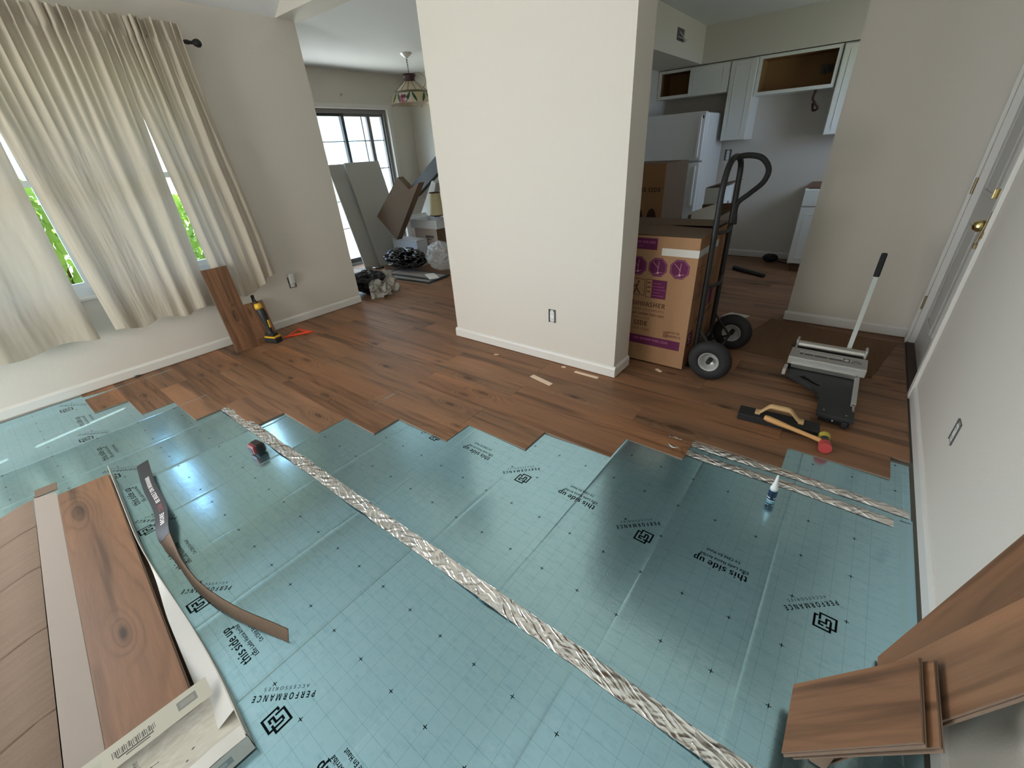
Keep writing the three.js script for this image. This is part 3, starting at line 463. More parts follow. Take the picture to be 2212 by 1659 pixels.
{
  slab('cardboard_carton', 'flattened brown cardboard carton tilted on a white box by the patio door', 'box', [[-4.930, 1.178], [-4.742, 1.035], [-4.531, 1.112], [-5.181, 0.387], [-5.539, 0.683]], 0.09, std(lin(0.17, 0.115, 0.075), { roughness: 0.9 }), -3.9);
  const ct = scene.children[scene.children.length - 1]; part('flap', prism([[-4.915, 1.194], [-4.930, 1.178], [-5.539, 0.683], [-5.554, 0.694]], 0.06).translate(0, 0, -3.95), kraftLight, ct);
  const bl = std(lin(0.02, 0.018, 0.016), { roughness: 0.6 });
  const ft = thing('dark_table_top', 'black panel leaning diagonally behind the cardboard carton', 'panel', [0, 0, 0]);
  part('panel', prism([[-5.86, 0.96], [-4.3, 1.93], [-4.3, 1.68], [-5.74, 0.84]], 0.09).translate(0, 0, -4.92), bl, ft); part('leg', bx(-4.42, -4.36, FLOOR, 1.7, -4.92, -4.86), bl, ft);
  const bc = thing('black_cabinet', 'black shelf unit half hidden behind the middle wall', 'shelf', [0, 0, 0]);
  part('carcass', [bx(-5.1, -4.4, FLOOR, 0.05, -5.1, -4.94), bx(-5.1, -5.06, FLOOR, 1.15, -5.1, -4.94), bx(-4.44, -4.4, FLOOR, 1.15, -5.1, -4.94), bx(-5.1, -4.4, 1.11, 1.15, -5.1, -4.94), bx(-5.1, -4.4, FLOOR, 1.15, -5.11, -5.09)], bl, bc); for (const y of [0.4, 0.75]) part('shelf', bx(-5.06, -4.44, y, y + 0.02, -5.09, -4.95), bl, bc);
  slab('foam_pack', 'white foam packing slab leaning above the open white carton', 'packing', [[-5.06, 1.08], [-4.98, 1.055], [-5.2, 0.6], [-5.42, 0.6]], 0.1, std(lin(0.55, 0.54, 0.52)), -4.6);
  const ls = thing('lamp_shade', 'pale yellow lamp shade behind the open white carton', 'lamp shade', [-4.93, 0.62, -4.5]);
  part('shade', new THREE.CylinderGeometry(0.075, 0.1, 0.3, 28, 1, true).translate(0, 0.17, 0), std(lin(0.62, 0.52, 0.3), { side: THREE.DoubleSide }), ls); part('trim', [new THREE.TorusGeometry(0.076, 0.006, 6, 28).rotateX(1.57).translate(0, 0.32, 0), new THREE.TorusGeometry(0.101, 0.006, 6, 28).rotateX(1.57).translate(0, 0.02, 0)], edgeDark, ls); part('base', [cyl(0.05, 0.02, V(0, 0, 0), V(0, 0.03, 0)), cyl(0.012, 0.012, V(0, 0.02, 0), V(0, 0.28, 0))], edgeDark, ls);
  const st = thing('printed_carton', 'pale printed carton with brown side under the open white carton', 'box', [-4.9, FLOOR, -4.37]);
  const pt = canvasTex(256, 320, (c, w, h) => { c.fillStyle = '#b3a49a'; c.fillRect(0, 0, w, h); c.fillStyle = '#6b6264'; c.fillRect(120, 60, 96, 24); c.fillRect(120, 92, 70, 10); c.fillRect(50, 170, 40, 26); c.fillStyle = '#8d8076'; for (let i = 0; i < 7; i++) c.fillRect(130, 120 + i * 14, 80 - i * 6, 5); });
  part('body', bx(-0.22, 0.24, 0, 0.49, -0.17, 0.17), [kraft, kraft, kraft, kraft, std(0xffffff, { map: pt, roughness: 0.8 }), kraft], st);
  const oc = thing('white_tray_carton', 'open white carton on top of the printed carton', 'box', [-4.9, FLOOR + 0.49, -4.37]); const wc = std(lin(0.66, 0.68, 0.7), { roughness: 0.6 });
  part('body', [bx(-0.28, 0.27, 0.001, 0.008, -0.18, 0.18), bx(-0.28, 0.27, 0.001, 0.115, 0.174, 0.18), bx(-0.28, 0.27, 0.001, 0.115, -0.18, -0.174), bx(-0.28, -0.274, 0.001, 0.115, -0.18, 0.18), bx(0.264, 0.27, 0.001, 0.115, -0.18, 0.18)], wc, oc);
  part('flap', prism([[0, 0], [0.2, 0.07], [0.2, 0.074], [0, 0.004]], 0.34).translate(0.27, 0.113, -0.17), wc, oc); part('flap', prism([[0, 0], [-0.05, 0.05], [-0.053, 0.05], [-0.004, 0]], 0.34).translate(-0.274, 0.113, -0.17), wc, oc);
  const lw = thing('low_white_box', 'low white box on the floor behind the black trash bag', 'box', [-5.13, FLOOR, -4.08]); part('body', bx(-0.27, 0.27, 0, 0.345, -0.1, 0.1, 0.006), std(lin(0.62, 0.66, 0.72), { roughness: 0.5 }), lw); part('lid', bx(-0.274, 0.274, 0.34, 0.362, -0.104, 0.104, 0.005), std(lin(0.58, 0.58, 0.6), { roughness: 0.5 }), lw);
}
function lump(rx, ry, rz, s, amp = 0.35, det = 20) {
  let g = mergeVertices(new THREE.IcosahedronGeometry(1, det).deleteAttribute('uv').deleteAttribute('normal')); const p = g.attributes.position;
  for (let i = 0; i < p.count; i++) { const x = p.getX(i), y = p.getY(i), z = p.getZ(i), a = Math.atan2(z, x), c = 1 - Math.abs(fbm(a * 2.4 + 9, y * 3.2 + 4, s, 3) - 0.5) * amp * 2.2 - amp * 0.5 * Math.abs(fbm(x * 5 + z * 3 + 7, y * 5 + 3, s + 5, 3) - 0.5); p.setXYZ(i, x * rx * c, Math.max(0, (y * 0.5 + 0.5)) * ry * (0.75 + 0.35 * c) * (1 - 0.0 * y), z * rz * c); }
  g.computeVertexNormals(); return g;
}
{
  const bagM = phys(lin(0.008, 0.008, 0.009), { roughness: 0.12, clearcoat: 0.6 }), clear = phys(lin(0.92, 0.93, 0.93), { roughness: 0.18, transmission: 0.82, thickness: 0, side: THREE.DoubleSide });
  const b = thing('trash_bag', 'shiny black trash bag slumped on the dining corner floor', 'trash bag', [-4.86, FLOOR + 0.027, -3.74], 0.2); part('bag', lump(0.38, 0.27, 0.2, 7, 0.7, 26), bagM, b); part('tail', tube([V(-0.34, 0.03, 0.1), V(-0.42, 0.02, 0.14), V(-0.5, 0.015, 0.12)], 0.02, 16, 8), bagM, b);
  const c = thing('plastic_wrap', 'crumpled clear plastic wrap beside the black trash bag', 'plastic wrap', [-4.28, FLOOR + 0.027, -3.88], 0.2); part('wrap', [lump(0.24, 0.36, 0.17, 33, 0.6, 18)], clear, c);
  const f = thing('foam_plate', 'flat pale foam sheet in front of the clear plastic wrap', 'packing', [-4.2, FLOOR + 0.027, -3.6], -0.5); part('sheet', bx(-0.13, 0.13, 0, 0.012, -0.06, 0.06), whiteCard, f);
  const frameM = std(lin(0.035, 0.06, 0.075), { roughness: 0.35 }), inM = std(lin(0.35, 0.29, 0.26), { roughness: 0.4 });
  const fr = (label, x, z, w, d, turn, y) => { const t = thing('framed_panel', label, 'panel', [x, y, z], turn, 'flat blue-edged panels on the floor'); part('frame', [bx(-w, w, 0, 0.012, d - 0.03, d), bx(-w, w, 0, 0.012, -d, -d + 0.03), bx(-w, -w + 0.04, 0, 0.012, -d, d), bx(w - 0.04, w, 0, 0.012, -d, d)], frameM, t); part('sheet', bx(-w + 0.03, w - 0.03, 0, 0.009, -d + 0.02, d - 0.02), inM, t); };
  fr('blue-edged flat panel on the floor, bottom of the pair', -4.6, -3.53, 0.54, 0.17, 0.09, FLOOR); fr('blue-edged flat panel on the floor, top of the pair', -4.52, -3.62, 0.46, 0.14, 0.08, FLOOR + 0.013);
  const k = thing('dark_duffel', 'black bag with crumpled clear plastic beside the left wall end', 'bag', [-4.42, FLOOR, -2.82], 0.4); part('bag', lump(0.24, 0.25, 0.2, 17, 0.6, 16), std(lin(0.012, 0.012, 0.013), { roughness: 0.6 }), k);
  part('plastic_sheet', gridMesh(40, 30, (s, q) => { const a = -1.1 + 1.5 * s, y = 0.2 * (1 - q) * (0.6 + 0.6 * s) + 0.02; const r = 0.19 + 0.1 * q + 0.14 * (fbm(s * 6, q * 5, 61, 3) - 0.5); return [Math.cos(a) * r * 1.2, Math.max(0.004, y + 0.12 * (fbm(s * 6, q * 4, 66, 3) - 0.5)), -Math.sin(a) * r]; }), phys(lin(0.45, 0.43, 0.38), { roughness: 0.15, transmission: 0.4, thickness: 0, side: THREE.DoubleSide }), k, 'grey crumpled plastic sheet');
  single('wall_hook', [cyl(0.004, 0.004, V(XD, 2.18, -3.96), V(XD + 0.03, 2.18, -3.96), 8).toNonIndexed(), new THREE.TorusGeometry(0.014, 0.004, 6, 14, 4).translate(XD + 0.03, 2.17, -3.96).toNonIndexed()], brassOld, 'small dark hook on the wall above the patio door', 'hook');
}

// ------------------------------------------------------------------ kitchen
{
  const inside = std(lin(0.3, 0.165, 0.06), { roughness: 0.7 }), zf = -5.98, zb = ZK + 0.002;
  function upper(label, x0, x1, y0, y1, doors) {
    const t = thing('upper_cabinet', label, 'cabinet', [0, 0, 0], 0, 'white kitchen wall cabinets');
    const w = 0.018; part('carcass', [bx(x0, x0 + w, y0, y1, zb, zf), bx(x1 - w, x1, y0, y1, zb, zf), bx(x0, x1, y0, y0 + w, zb, zf), bx(x0, x1, y1 - w, y1, zb, zf)], cabinetWhite, t);
    part('back_panel', bx(x0 + w, x1 - w, y0 + w, y1 - w, zb, zb + 0.01), inside, t, 'bare wood interior');
    part('lining', [bx(x0 + w, x0 + w + 0.003, y0 + w, y1 - w, zb, zf - 0.01), bx(x1 - w - 0.003, x1 - w, y0 + w, y1 - w, zb, zf - 0.01), bx(x0 + w, x1 - w, y0 + w, y0 + w + 0.003, zb, zf - 0.01), bx(x0 + w, x1 - w, y1 - w - 0.003, y1 - w, zb, zf - 0.01)], inside, t);
    part('face_frame', [bx(x0, x0 + 0.032, y0, y1, zf, zf + 0.018), bx(x1 - 0.032, x1, y0, y1, zf, zf + 0.018), bx(x0, x1, y0, y0 + 0.032, zf, zf + 0.018), bx(x0, x1, y1 - 0.03, y1, zf, zf + 0.018)], cabinetWhite, t);
    for (const [a, b] of doors) { const d = part('door', bx(a, b, y0 + 0.006, y1 - 0.012, zf + 0.019, zf + 0.036, 0.003), cabinetWhite, t); part('door_panel', [bx(a + 0.05, b - 0.05, y0 + 0.05, y0 + 0.056, zf + 0.034, zf + 0.04), bx(a + 0.05, b - 0.05, y1 - 0.062, y1 - 0.056, zf + 0.034, zf + 0.04), bx(a + 0.05, a + 0.056, y0 + 0.05, y1 - 0.056, zf + 0.034, zf + 0.04), bx(b - 0.056, b - 0.05, y0 + 0.05, y1 - 0.056, zf + 0.034, zf + 0.04)], cabinetWhite, d); }
    return t;
  }
  upper('white wall cabinet above the refrigerator with one door missing', -2.355, -1.556, 1.83, 2.112, [[-1.985, -1.565]]);
  upper('tall white wall cabinet with closed door between the refrigerator cabinet and open cabinet', -1.552, -1.288, 1.358, 2.112, [[-1.546, -1.294]]);
  const oc = upper('wide white wall cabinet with no doors and bare brown interior', -1.284, -0.565, 1.765, 2.112, []);
  part('vent_hole_shade', [bx(-0.75, -0.64, 1.92, 1.99, zb + 0.008, zb + 0.02), tube([V(-0.72, 1.95, zb + 0.02), V(-0.7, 1.91, zb + 0.05), V(-0.68, 1.97, zb + 0.04), V(-0.66, 1.93, zb + 0.03)], 0.006, 20, 6)], cavityShade, oc, 'dark face painted as the shade of a hole, with wires');  // no opening behind it, the shade of the hole is in the colour
  upper('tall white wall cabinet half hidden behind the entry wall', -0.558, -0.2, 1.355, 2.112, [[-0.55, -0.208]]);
  single('hanging_wire', tube([V(-0.72, 1.76, -6.05), V(-0.725, 1.69, -6.02), V(-0.69, 1.64, -6.0), V(-0.66, 1.6, -6.01), V(-0.7, 1.585, -6.03), V(-0.72, 1.65, -6.04)], 0.011, 40, 8), std(lin(0.05, 0.02, 0.012), { roughness: 0.8 }), 'brown electric cable dangling under the open wall cabinet', 'cable');
  const ho = thing('soffit_hole_shade', 'flush grey face painted as the shaded square hole in the kitchen soffit, with wires', 'junction box', [-1.87, 2.293, -5.19]);
  part('box', [bx(-0.02, 0.0015, -0.05, 0.05, -0.1, 0.1)], cavityShade, ho); part('wires', [tube([V(0.0, 0.02, 0.03), V(0.03, -0.02, 0), V(0.025, -0.05, -0.08)], 0.007, 16, 6), tube([V(0.0, -0.02, 0.06), V(0.04, -0.04, -0.02), V(0.03, -0.035, -0.12)], 0.005, 16, 6)], std(lin(0.4, 0.4, 0.38)), ho);  // box is a solid face, shade of the hole painted dark grey
  // base cabinet
  const bc = thing('base_cabinet', 'white base cabinet without worktop at the kitchen back wall', 'cabinet', [0, 0, 0]), z = -5.72;
  part('carcass', [bx(-0.56, -0.542, 0.1, 0.87, ZK + 0.002, z), bx(0.43, 0.448, 0.1, 0.87, ZK + 0.002, z), bx(-0.56, 0.448, 0.1, 0.118, ZK + 0.002, z), bx(-0.542, 0.43, 0.118, 0.87, z - 0.02, z)], cabinetWhite, bc);
  part('toe_kick', bx(-0.53, 0.448, FLOOR, 0.1, ZK + 0.002, z - 0.05), kraft, bc, 'bare brown plinth'); part('top_edge', bx(-0.56, 0.448, 0.87, 0.895, ZK + 0.002, z - 0.1), std(lin(0.22, 0.12, 0.08)), bc);
  for (const [a, b] of [[-0.555, -0.09], [-0.08, 0.43]]) { part('drawer', bx(a, b, 0.705, 0.86, z, z + 0.018, 0.003), cabinetWhite, bc); const d = part('door', bx(a, b, 0.11, 0.692, z, z + 0.018, 0.003), cabinetWhite, bc); part('door_panel', [bx(a + 0.05, b - 0.05, 0.62, 0.626, z + 0.016, z + 0.022), bx(a + 0.05, b - 0.05, 0.16, 0.166, z + 0.016, z + 0.022), bx(a + 0.05, a + 0.056, 0.16, 0.626, z + 0.016, z + 0.022), bx(b - 0.056, b - 0.05, 0.16, 0.626, z + 0.016, z + 0.022)], cabinetWhite, d); }
  // refrigerator
  const fr = thing('refrigerator', 'white top-freezer refrigerator behind the cardboard boxes', 'refrigerator', [-1.94, FLOOR, -5.9]);
  part('body', bx(-0.33, 0.34, 0.03, 1.63, -0.36, 0.33, 0.01), whiteGloss, fr);
  const d1 = part('freezer_door', bx(-0.335, 0.335, 1.165, 1.64, 0.335, 0.41, 0.014), whiteGloss, fr), d2 = part('lower_door', bx(-0.335, 0.335, 0.08, 1.15, 0.335, 0.41, 0.014), whiteGloss, fr);
  part('handle', bx(0.27, 0.3, 1.2, 1.6, 0.405, 0.43, 0.008), whiteGloss, d1); part('handle', bx(0.27, 0.3, 0.7, 1.12, 0.405, 0.43, 0.008), whiteGloss, d2); part('badge', bx(0.3, 0.315, 1.575, 1.6, 0.408, 0.412), blackPlastic, d1); part('grille', bx(-0.32, 0.32, 0, 0.075, 0.3, 0.33), blackPlastic, fr);
  // cartons
  const tb = thing('tall_carton', 'tall brown carton standing behind the dishwasher carton', 'box', [-1.52, FLOOR, -3.72]);
  const tt = canvasTex(384, 960, (c, w, h) => { c.fillStyle = '#8f6a48'; c.fillRect(0, 0, w, h); c.fillStyle = '#3a2416'; c.font = 'bold 34px sans-serif'; c.fillText('LAY DOWN THIS SIDE', 26, 150); c.font = '22px sans-serif'; c.fillText('NO ACOSTAR', 60, 186); c.fillText('ESTE LADO', 60, 214); for (let i = 0; i < 4; i++) { c.beginPath(); c.ellipse(92 + i * 78, 300, 27, 58, 0, Math.PI, 0); c.lineTo(119 + i * 78, 330); c.lineTo(65 + i * 78, 330); c.fill(); } });
  part('body', bx(-0.27, 0.27, 0, 1.24, -0.25, 0.25), [kraft, kraft, kraft, kraft, std(0xffffff, { map: tt, roughness: 0.9 }), kraft], tb);
  const ob = thing('open_carton', 'open brown carton with raised flaps behind the dishwasher carton', 'box', [-1.2, FLOOR, -4.28]);
  part('body', [bx(-0.03, 0.24, 0, 0.8, 0.194, 0.2), bx(-0.03, 0.24, 0, 0.8, -0.2, -0.194), bx(-0.03, -0.024, 0, 0.8, -0.2, 0.2), bx(0.234, 0.24, 0, 0.8, -0.2, 0.2), bx(-0.03, 0.24, 0, 0.006, -0.2, 0.2)], kraft, ob);
  part('flap', prism([[-0.03, 0.8], [0.24, 0.8], [0.24, 0.86], [-0.03, 0.84]], 0.004).translate(0, 0, -0.2), kraftLight, ob); part('white_flap', prism([[0.0, 0.77], [0.22, 0.77], [0.225, 0.91], [0.0, 0.83]], 0.005).translate(0, 0, 0.202), whiteCard, ob, 'white card flap');
  const wb = thing('white_carton', 'tall white carton beside the refrigerator behind the hand truck', 'box', [-1.2, FLOOR, -4.95]); part('body', bx(-0.085, 0.06, 0, 0.96, -0.22, 0.25), std(lin(0.66, 0.68, 0.66), { roughness: 0.6 }), wb); part('flap', prism([[-0.085, 0.96], [0.14, 1.0], [0.14, 1.004], [-0.085, 0.964]], 0.44).translate(0, 0, -0.21), kraftLight, wb); part('latch', [cyl(0.02, 0.02, V(0.06, 0.74, -0.02), V(0.09, 0.74, -0.02), 14), cyl(0.008, 0.008, V(0.075, 0.74, -0.02), V(0.085, 0.82, 0.02), 8)], steel, wb, 'small chrome latch');
  // dishwasher carton
  const fw = 0.655, fh = 0.865, X0 = -1.37, Y1 = 0.885, W = 900, H = 1188;
  const front = canvasTex(W, H, (c) => {
    const X = (x) => (x - X0) / fw * W, Y = (y) => (Y1 - y) / fh * H, pur = '#591641', brn = '#4c2a1c'; c.fillStyle = '#9a7453'; c.fillRect(0, 0, W, H);
    for (let i = 0; i < 900; i++) { c.fillStyle = i % 2 ? 'rgba(255,235,205,0.05)' : 'rgba(80,45,20,0.05)'; c.fillRect(rnd() * W, rnd() * H, 1 + rnd() * 3, 20 + rnd() * 120); }
    const R = (x0, x1, y0, y1, col) => { c.fillStyle = col; c.fillRect(X(x0), Y(y1), X(x1) - X(x0), Y(y0) - Y(y1)); };
    R(-1.34, -0.972, 0.8, 0.87, pur); R(-1.34, -0.752, 0.147, 0.212, pur);
    c.textBaseline = 'alphabetic'; const T = (t, x1, y, size, col, w = 'bold') => { c.fillStyle = col; c.font = w + ' ' + size + 'px sans-serif'; c.textAlign = 'right'; c.fillText(t, X(x1), Y(y)); };
    T('LAY DOWN THIS SIDE', -0.985, 0.838, 26, '#a25d84'); T('ESTE LADO', -1.06, 0.815, 18, '#a25d84', '');
    for (const x of [-1.22, -1.088, -0.955, -0.817]) { c.beginPath(); for (let k = 0; k < 8; k++) { const a = k * Math.PI / 4 + Math.PI / 8, px = X(x) + Math.cos(a) * 88, py = Y(0.693) + Math.sin(a) * 88; k ? c.lineTo(px, py) : c.moveTo(px, py); } c.closePath(); c.fillStyle = pur; c.fill(); c.lineWidth = 3; c.strokeStyle = '#a5708a'; c.beginPath(); for (let k = 0; k <= 8; k++) { const a = k * Math.PI / 4 + Math.PI / 8, px = X(x) + Math.cos(a) * 78, py = Y(0.693) + Math.sin(a) * 78; k ? c.lineTo(px, py) : c.moveTo(px, py); } c.stroke();
      c.strokeStyle = '#c08a98'; c.lineWidth = 4; c.beginPath(); c.moveTo(X(x) - 45, Y(0.693) - 45); c.lineTo(X(x) + 8, Y(0.693) + 10); c.moveTo(X(x) + 8, Y(0.693) - 55); c.lineTo(X(x) + 2, Y(0.693) + 40); c.stroke(); c.beginPath(); c.arc(X(x) + 4, Y(0.693) + 48, 11, 0, 7); c.fillStyle = '#c08a98'; c.fill(); c.beginPath(); c.moveTo(X(x) - 30, Y(0.693) + 58); c.lineTo(X(x) + 40, Y(0.693) + 40); c.stroke(); }
    c.strokeStyle = brn; c.lineWidth = 5; c.strokeRect(X(-1.165), Y(0.607), X(-1.03) - X(-1.165), Y(0.498) - Y(0.607)); c.strokeRect(X(-1.018), Y(0.61), X(-0.885) - X(-1.018), Y(0.49) - Y(0.61)); R(-0.98, -0.885, 0.49, 0.61, pur);
    c.lineWidth = 12; c.lineCap = 'round'; c.beginPath(); c.moveTo(X(-1.075), Y(0.575)); c.lineTo(X(-1.085), Y(0.545)); c.lineTo(X(-1.06), Y(0.51)); c.moveTo(X(-1.085), Y(0.545)); c.lineTo(X(-1.1), Y(0.508)); c.moveTo(X(-1.08), Y(0.565)); c.lineTo(X(-1.13), Y(0.54)); c.stroke(); c.beginPath(); c.arc(X(-1.073), Y(0.588), 10, 0, 7); c.fillStyle = brn; c.fill();
    for (let i = 0; i < 3; i++) R(-1.012, -0.988, 0.585 - i * 0.03, 0.592 - i * 0.03, brn); c.fillStyle = '#8c3f6c'; for (let i = 0; i < 5; i++) c.fillRect(X(-0.972), Y(0.59 - i * 0.02), 70 + 30 * ((i * 7) % 3), 7);
    T('DISHWASHER', -0.878, 0.425, 60, brn); T('LAVE-VAISSELLE / LAVAPLATOS', -0.878, 0.395, 27, brn, ''); T('DO NOT LAY DOWN THIS SIDE', -0.878, 0.362, 31, brn); T('NE PAS POSER SUR CE COTE', -0.975, 0.335, 18, brn, '');
    T('SIDE', -0.985, 0.285, 64, brn); T('COTE / LADO', -0.965, 0.252, 30, brn, ''); T('MADE IN', -0.762, 0.262, 26, brn); T('AMERICA', -0.752, 0.235, 30, brn); c.fillStyle = brn; for (let i = 0; i < 5; i++) c.fillRect(X(-0.87), Y(0.27 - i * 0.009), 46, 6);
    T('LAY DOWN THIS SIDE', -0.83, 0.18, 34, '#a25d84'); c.strokeStyle = 'rgba(76,42,28,0.6)'; c.lineWidth = 3; for (let i = 0; i < 3; i++) { c.beginPath(); c.arc(X(-1.1 + i * 0.07), Y(0.11), 26, 0, 7); c.stroke(); }
  });
  const side = canvasTex(512, 700, (c, w, h) => { c.fillStyle = '#8c6344'; c.fillRect(0, 0, w, h); c.strokeStyle = '#4c2a1c'; c.lineWidth = 3; for (const [x, y, a, b] of [[20, 150, 110, 160], [42, 170, 60, 60], [42, 245, 60, 50], [210, 90, 150, 120], [220, 230, 100, 70], [390, 60, 90, 110]]) c.strokeRect(x, y, a, b); c.fillStyle = '#5e1846'; c.fillRect(250, 330, 110, 90); c.fillRect(20, 500, 78, 78); c.fillStyle = '#b98a60'; c.fillRect(282, 340, 10, 70); c.fillStyle = '#c7a7a0'; c.font = 'bold 64px sans-serif'; c.fillText('S', 36, 562); c.fillStyle = '#3d2015'; c.font = 'bold 44px sans-serif'; c.fillText('DISHWASHER', 110, 470); c.font = '24px sans-serif'; c.fillText('LAVE-VAISSELLE', 130, 502); });
  const db = thing('dishwasher_carton', 'tall dishwasher carton with purple octagon symbols on the hand truck', 'box', [0, 0.026, 0]);
  part('body', bx(X0, X0 + fw, 0, fh - 0.006, -3.36, -2.69), [std(0xffffff, { map: side, roughness: 0.85 }), kraft, kraft, kraft, std(0xffffff, { map: front, roughness: 0.85 }), kraft], db);
  part('top_flap', [gridMesh(14, 6, (s, q) => [X0 + fw * s, fh - 0.004 + 0.004 * Math.sin(s * 5) + 0.012 * q * (1 - s * 0.5), -2.69 - 0.33 * q]), gridMesh(14, 6, (s, q) => [X0 + fw * s, fh + 0.012 * (1 - q) * s, -3.36 + 0.33 * (1 - q)])], std(0xffffff, { map: kraftTex, roughness: 0.9, side: THREE.DoubleSide }), db);
  part('packing_tape', [bx(-0.94, X0 + fw + 0.0006, 0.745, 0.79, -2.69, -2.6895), bx(X0 + fw, X0 + fw + 0.0012, 0.745, 0.79, -3.1, -2.689)], phys(lin(0.55, 0.52, 0.47), { roughness: 0.15, clearcoat: 0.8 }), db, 'shiny clear packing tape');
  part('shipping_label', bx(X0 + fw, X0 + fw + 0.001, 0.33, 0.5, -3.355, -3.29), whiteCard, db);
}
{ // hand truck
  const t = thing('hand_truck', 'black two-wheel hand truck with loop handle beside the dishwasher carton', 'hand truck', [0, 0, 0]);
  const x = -0.672, za = -2.79, zb = -3.15, P = (a, b, c) => V(a, b, c);
  part('frame', tube([P(x, 0.05, za), P(x, 0.5, za), P(x, 1.0, za), P(x, 1.16, za - 0.01), P(x, 1.26, za - 0.07), P(x, 1.295, (za + zb) / 2 - 0.03), P(x, 1.25, zb + 0.02), P(x, 1.12, zb), P(x, 0.9, zb), P(x, 0.5, zb), P(x, 0.05, zb)], 0.0165, 120, 14), blackSteel, t);
  part('handle', tube([P(x, 1.292, -2.99), P(x + 0.06, 1.298, -3.02), P(x + 0.125, 1.28, -3.05), P(x + 0.165, 1.22, -3.08), P(x + 0.15, 1.155, -3.1), P(x + 0.08, 1.085, -3.13), P(x + 0.015, 1.02, -3.15), P(x + 0.02, 0.9, zb)], 0.0155, 70, 12), blackRubber, t, 'black rubber loop grip');
  for (const [y, sag] of [[0.9, 0.03], [0.57, 0.03], [0.2, 0.02]]) part('crossbar', tube([P(x, y, za), P(x + sag, y - 0.01, (za + zb) / 2), P(x, y, zb)], 0.011, 20, 8).scale(1, 1, 1), blackSteel, t);
  part('nose_plate', [bx(-0.9, -0.66, FLOOR + 0.001, FLOOR + 0.009, zb - 0.02, za + 0.02), bx(-0.67, -0.66, FLOOR + 0.001, 0.12, zb - 0.02, za + 0.02)], blackSteel, t);
  part('axle', [cyl(0.008, 0.008, P(-0.545, 0.145, -3.26), P(-0.545, 0.145, -2.64), 10), cyl(0.008, 0.008, P(-0.545, 0.145, za), P(x, 0.3, za), 8), cyl(0.008, 0.008, P(-0.545, 0.145, zb), P(x, 0.3, zb), 8), cyl(0.009, 0.009, P(-0.545, 0.145, za), P(x, 0.09, za), 8), cyl(0.009, 0.009, P(-0.545, 0.145, zb), P(x, 0.09, zb), 8)], blackSteel, t);
  const rim = std(lin(0.5, 0.5, 0.48), { roughness: 0.4, metalness: 0.3 });
  for (const z of [-2.67, -3.23]) {
    const w = part('wheel_tire', new THREE.TorusGeometry(0.09, 0.042, 18, 44).scale(1, 1, 0.92).translate(-0.545, 0.145, z), blackRubber, t);
    part('rim', lathe([[0.012, -0.02], [0.03, -0.018], [0.045, -0.004], [0.052, 0.018], [0.06, 0.032], [0.064, 0.03], [0.062, -0.03], [0.012, -0.03]]).rotateX(Math.PI / 2).translate(-0.545, 0.145, z), rim, w, 'pale grey wheel rim'); part('hub', cyl(0.017, 0.015, P(-0.545, 0.145, z - 0.03), P(-0.545, 0.145, z + 0.035), 14), blackSteel, w);
  }
}
{ // kitchen floor odds and ends
  const k = thing('floor_duster', 'dark rag bundle on the kitchen floor by the back wall', 'rag', [-0.78, FLOOR, -6.1]); part('rag', lump(0.09, 0.09, 0.07, 5, 0.4, 12), blackRubber, k); part('cord', tube([V(0.08, 0.02, 0), V(0.16, 0.012, 0.03), V(0.22, 0.01, 0)], 0.008, 12, 6), blackRubber, k);
  single('dark_bar', cyl(0.025, 0.02, V(-1.06, FLOOR + 0.025, -5.55), V(-0.7, FLOOR + 0.02, -5.33), 10).scale(1, 1, 1), blackPlastic, 'dark bar lying on the kitchen floor behind the hand truck', 'bar');
  single('paper_scrap', gridMesh(8, 4, (s, q) => [-0.76 + 0.16 * s + 0.04 * q, FLOOR + 0.004 + 0.03 * (1 - q) * (0.4 + fbm(s * 3, q, 4, 2)) * 0.5, -3.86 - 0.17 * q + 0.02 * s]), std(lin(0.6, 0.52, 0.42), { side: THREE.DoubleSide }), 'pale curled paper scrap on the floor behind the far wheel', 'paper');
  const cs = thing('cardboard_sheet', 'flat brown cardboard sheet on the entry floor under the cutter', 'cardboard', [0, FLOOR, 0]); part('sheet', prism([[-0.56, 3.24], [0.3, 3.2], [0.43, 3.9], [-0.4, 4.02]], 0.005).rotateX(-Math.PI / 2), std(0xffe6cc, { map: kraftTex, roughness: 0.95 }), cs);
  const chip = std(lin(0.78, 0.6, 0.45), { roughness: 0.9 });
  const chips = [['pale wood strip lying on the planks in front of the middle wall', -1.455, -2.077, 0.19, 0.035, -0.2], ['pale wood strip pressed along the middle wall baseboard', -1.235, -2.305, 0.18, 0.024, 0.0], ['tiny pale wood chip near the left end of the middle wall', -1.99, -2.235, 0.035, 0.012, 0.5], ['tiny pale wood chip beside the strip at the middle wall baseboard', -1.43, -2.325, 0.03, 0.018, 0.2], ['small pale wood chip in front of the dishwasher carton', -0.845, -2.62, 0.05, 0.022, -0.5]];
  for (const [l, x, z, a, b, r] of chips) { const t = thing('wood_chip', l, 'wood chip', [x, FLOOR, z], r, 'pale wood scraps on the floor'); part('chip', bx(-a / 2, a / 2, 0, 0.005, -b / 2, b / 2, 0.001), chip, t); }
}

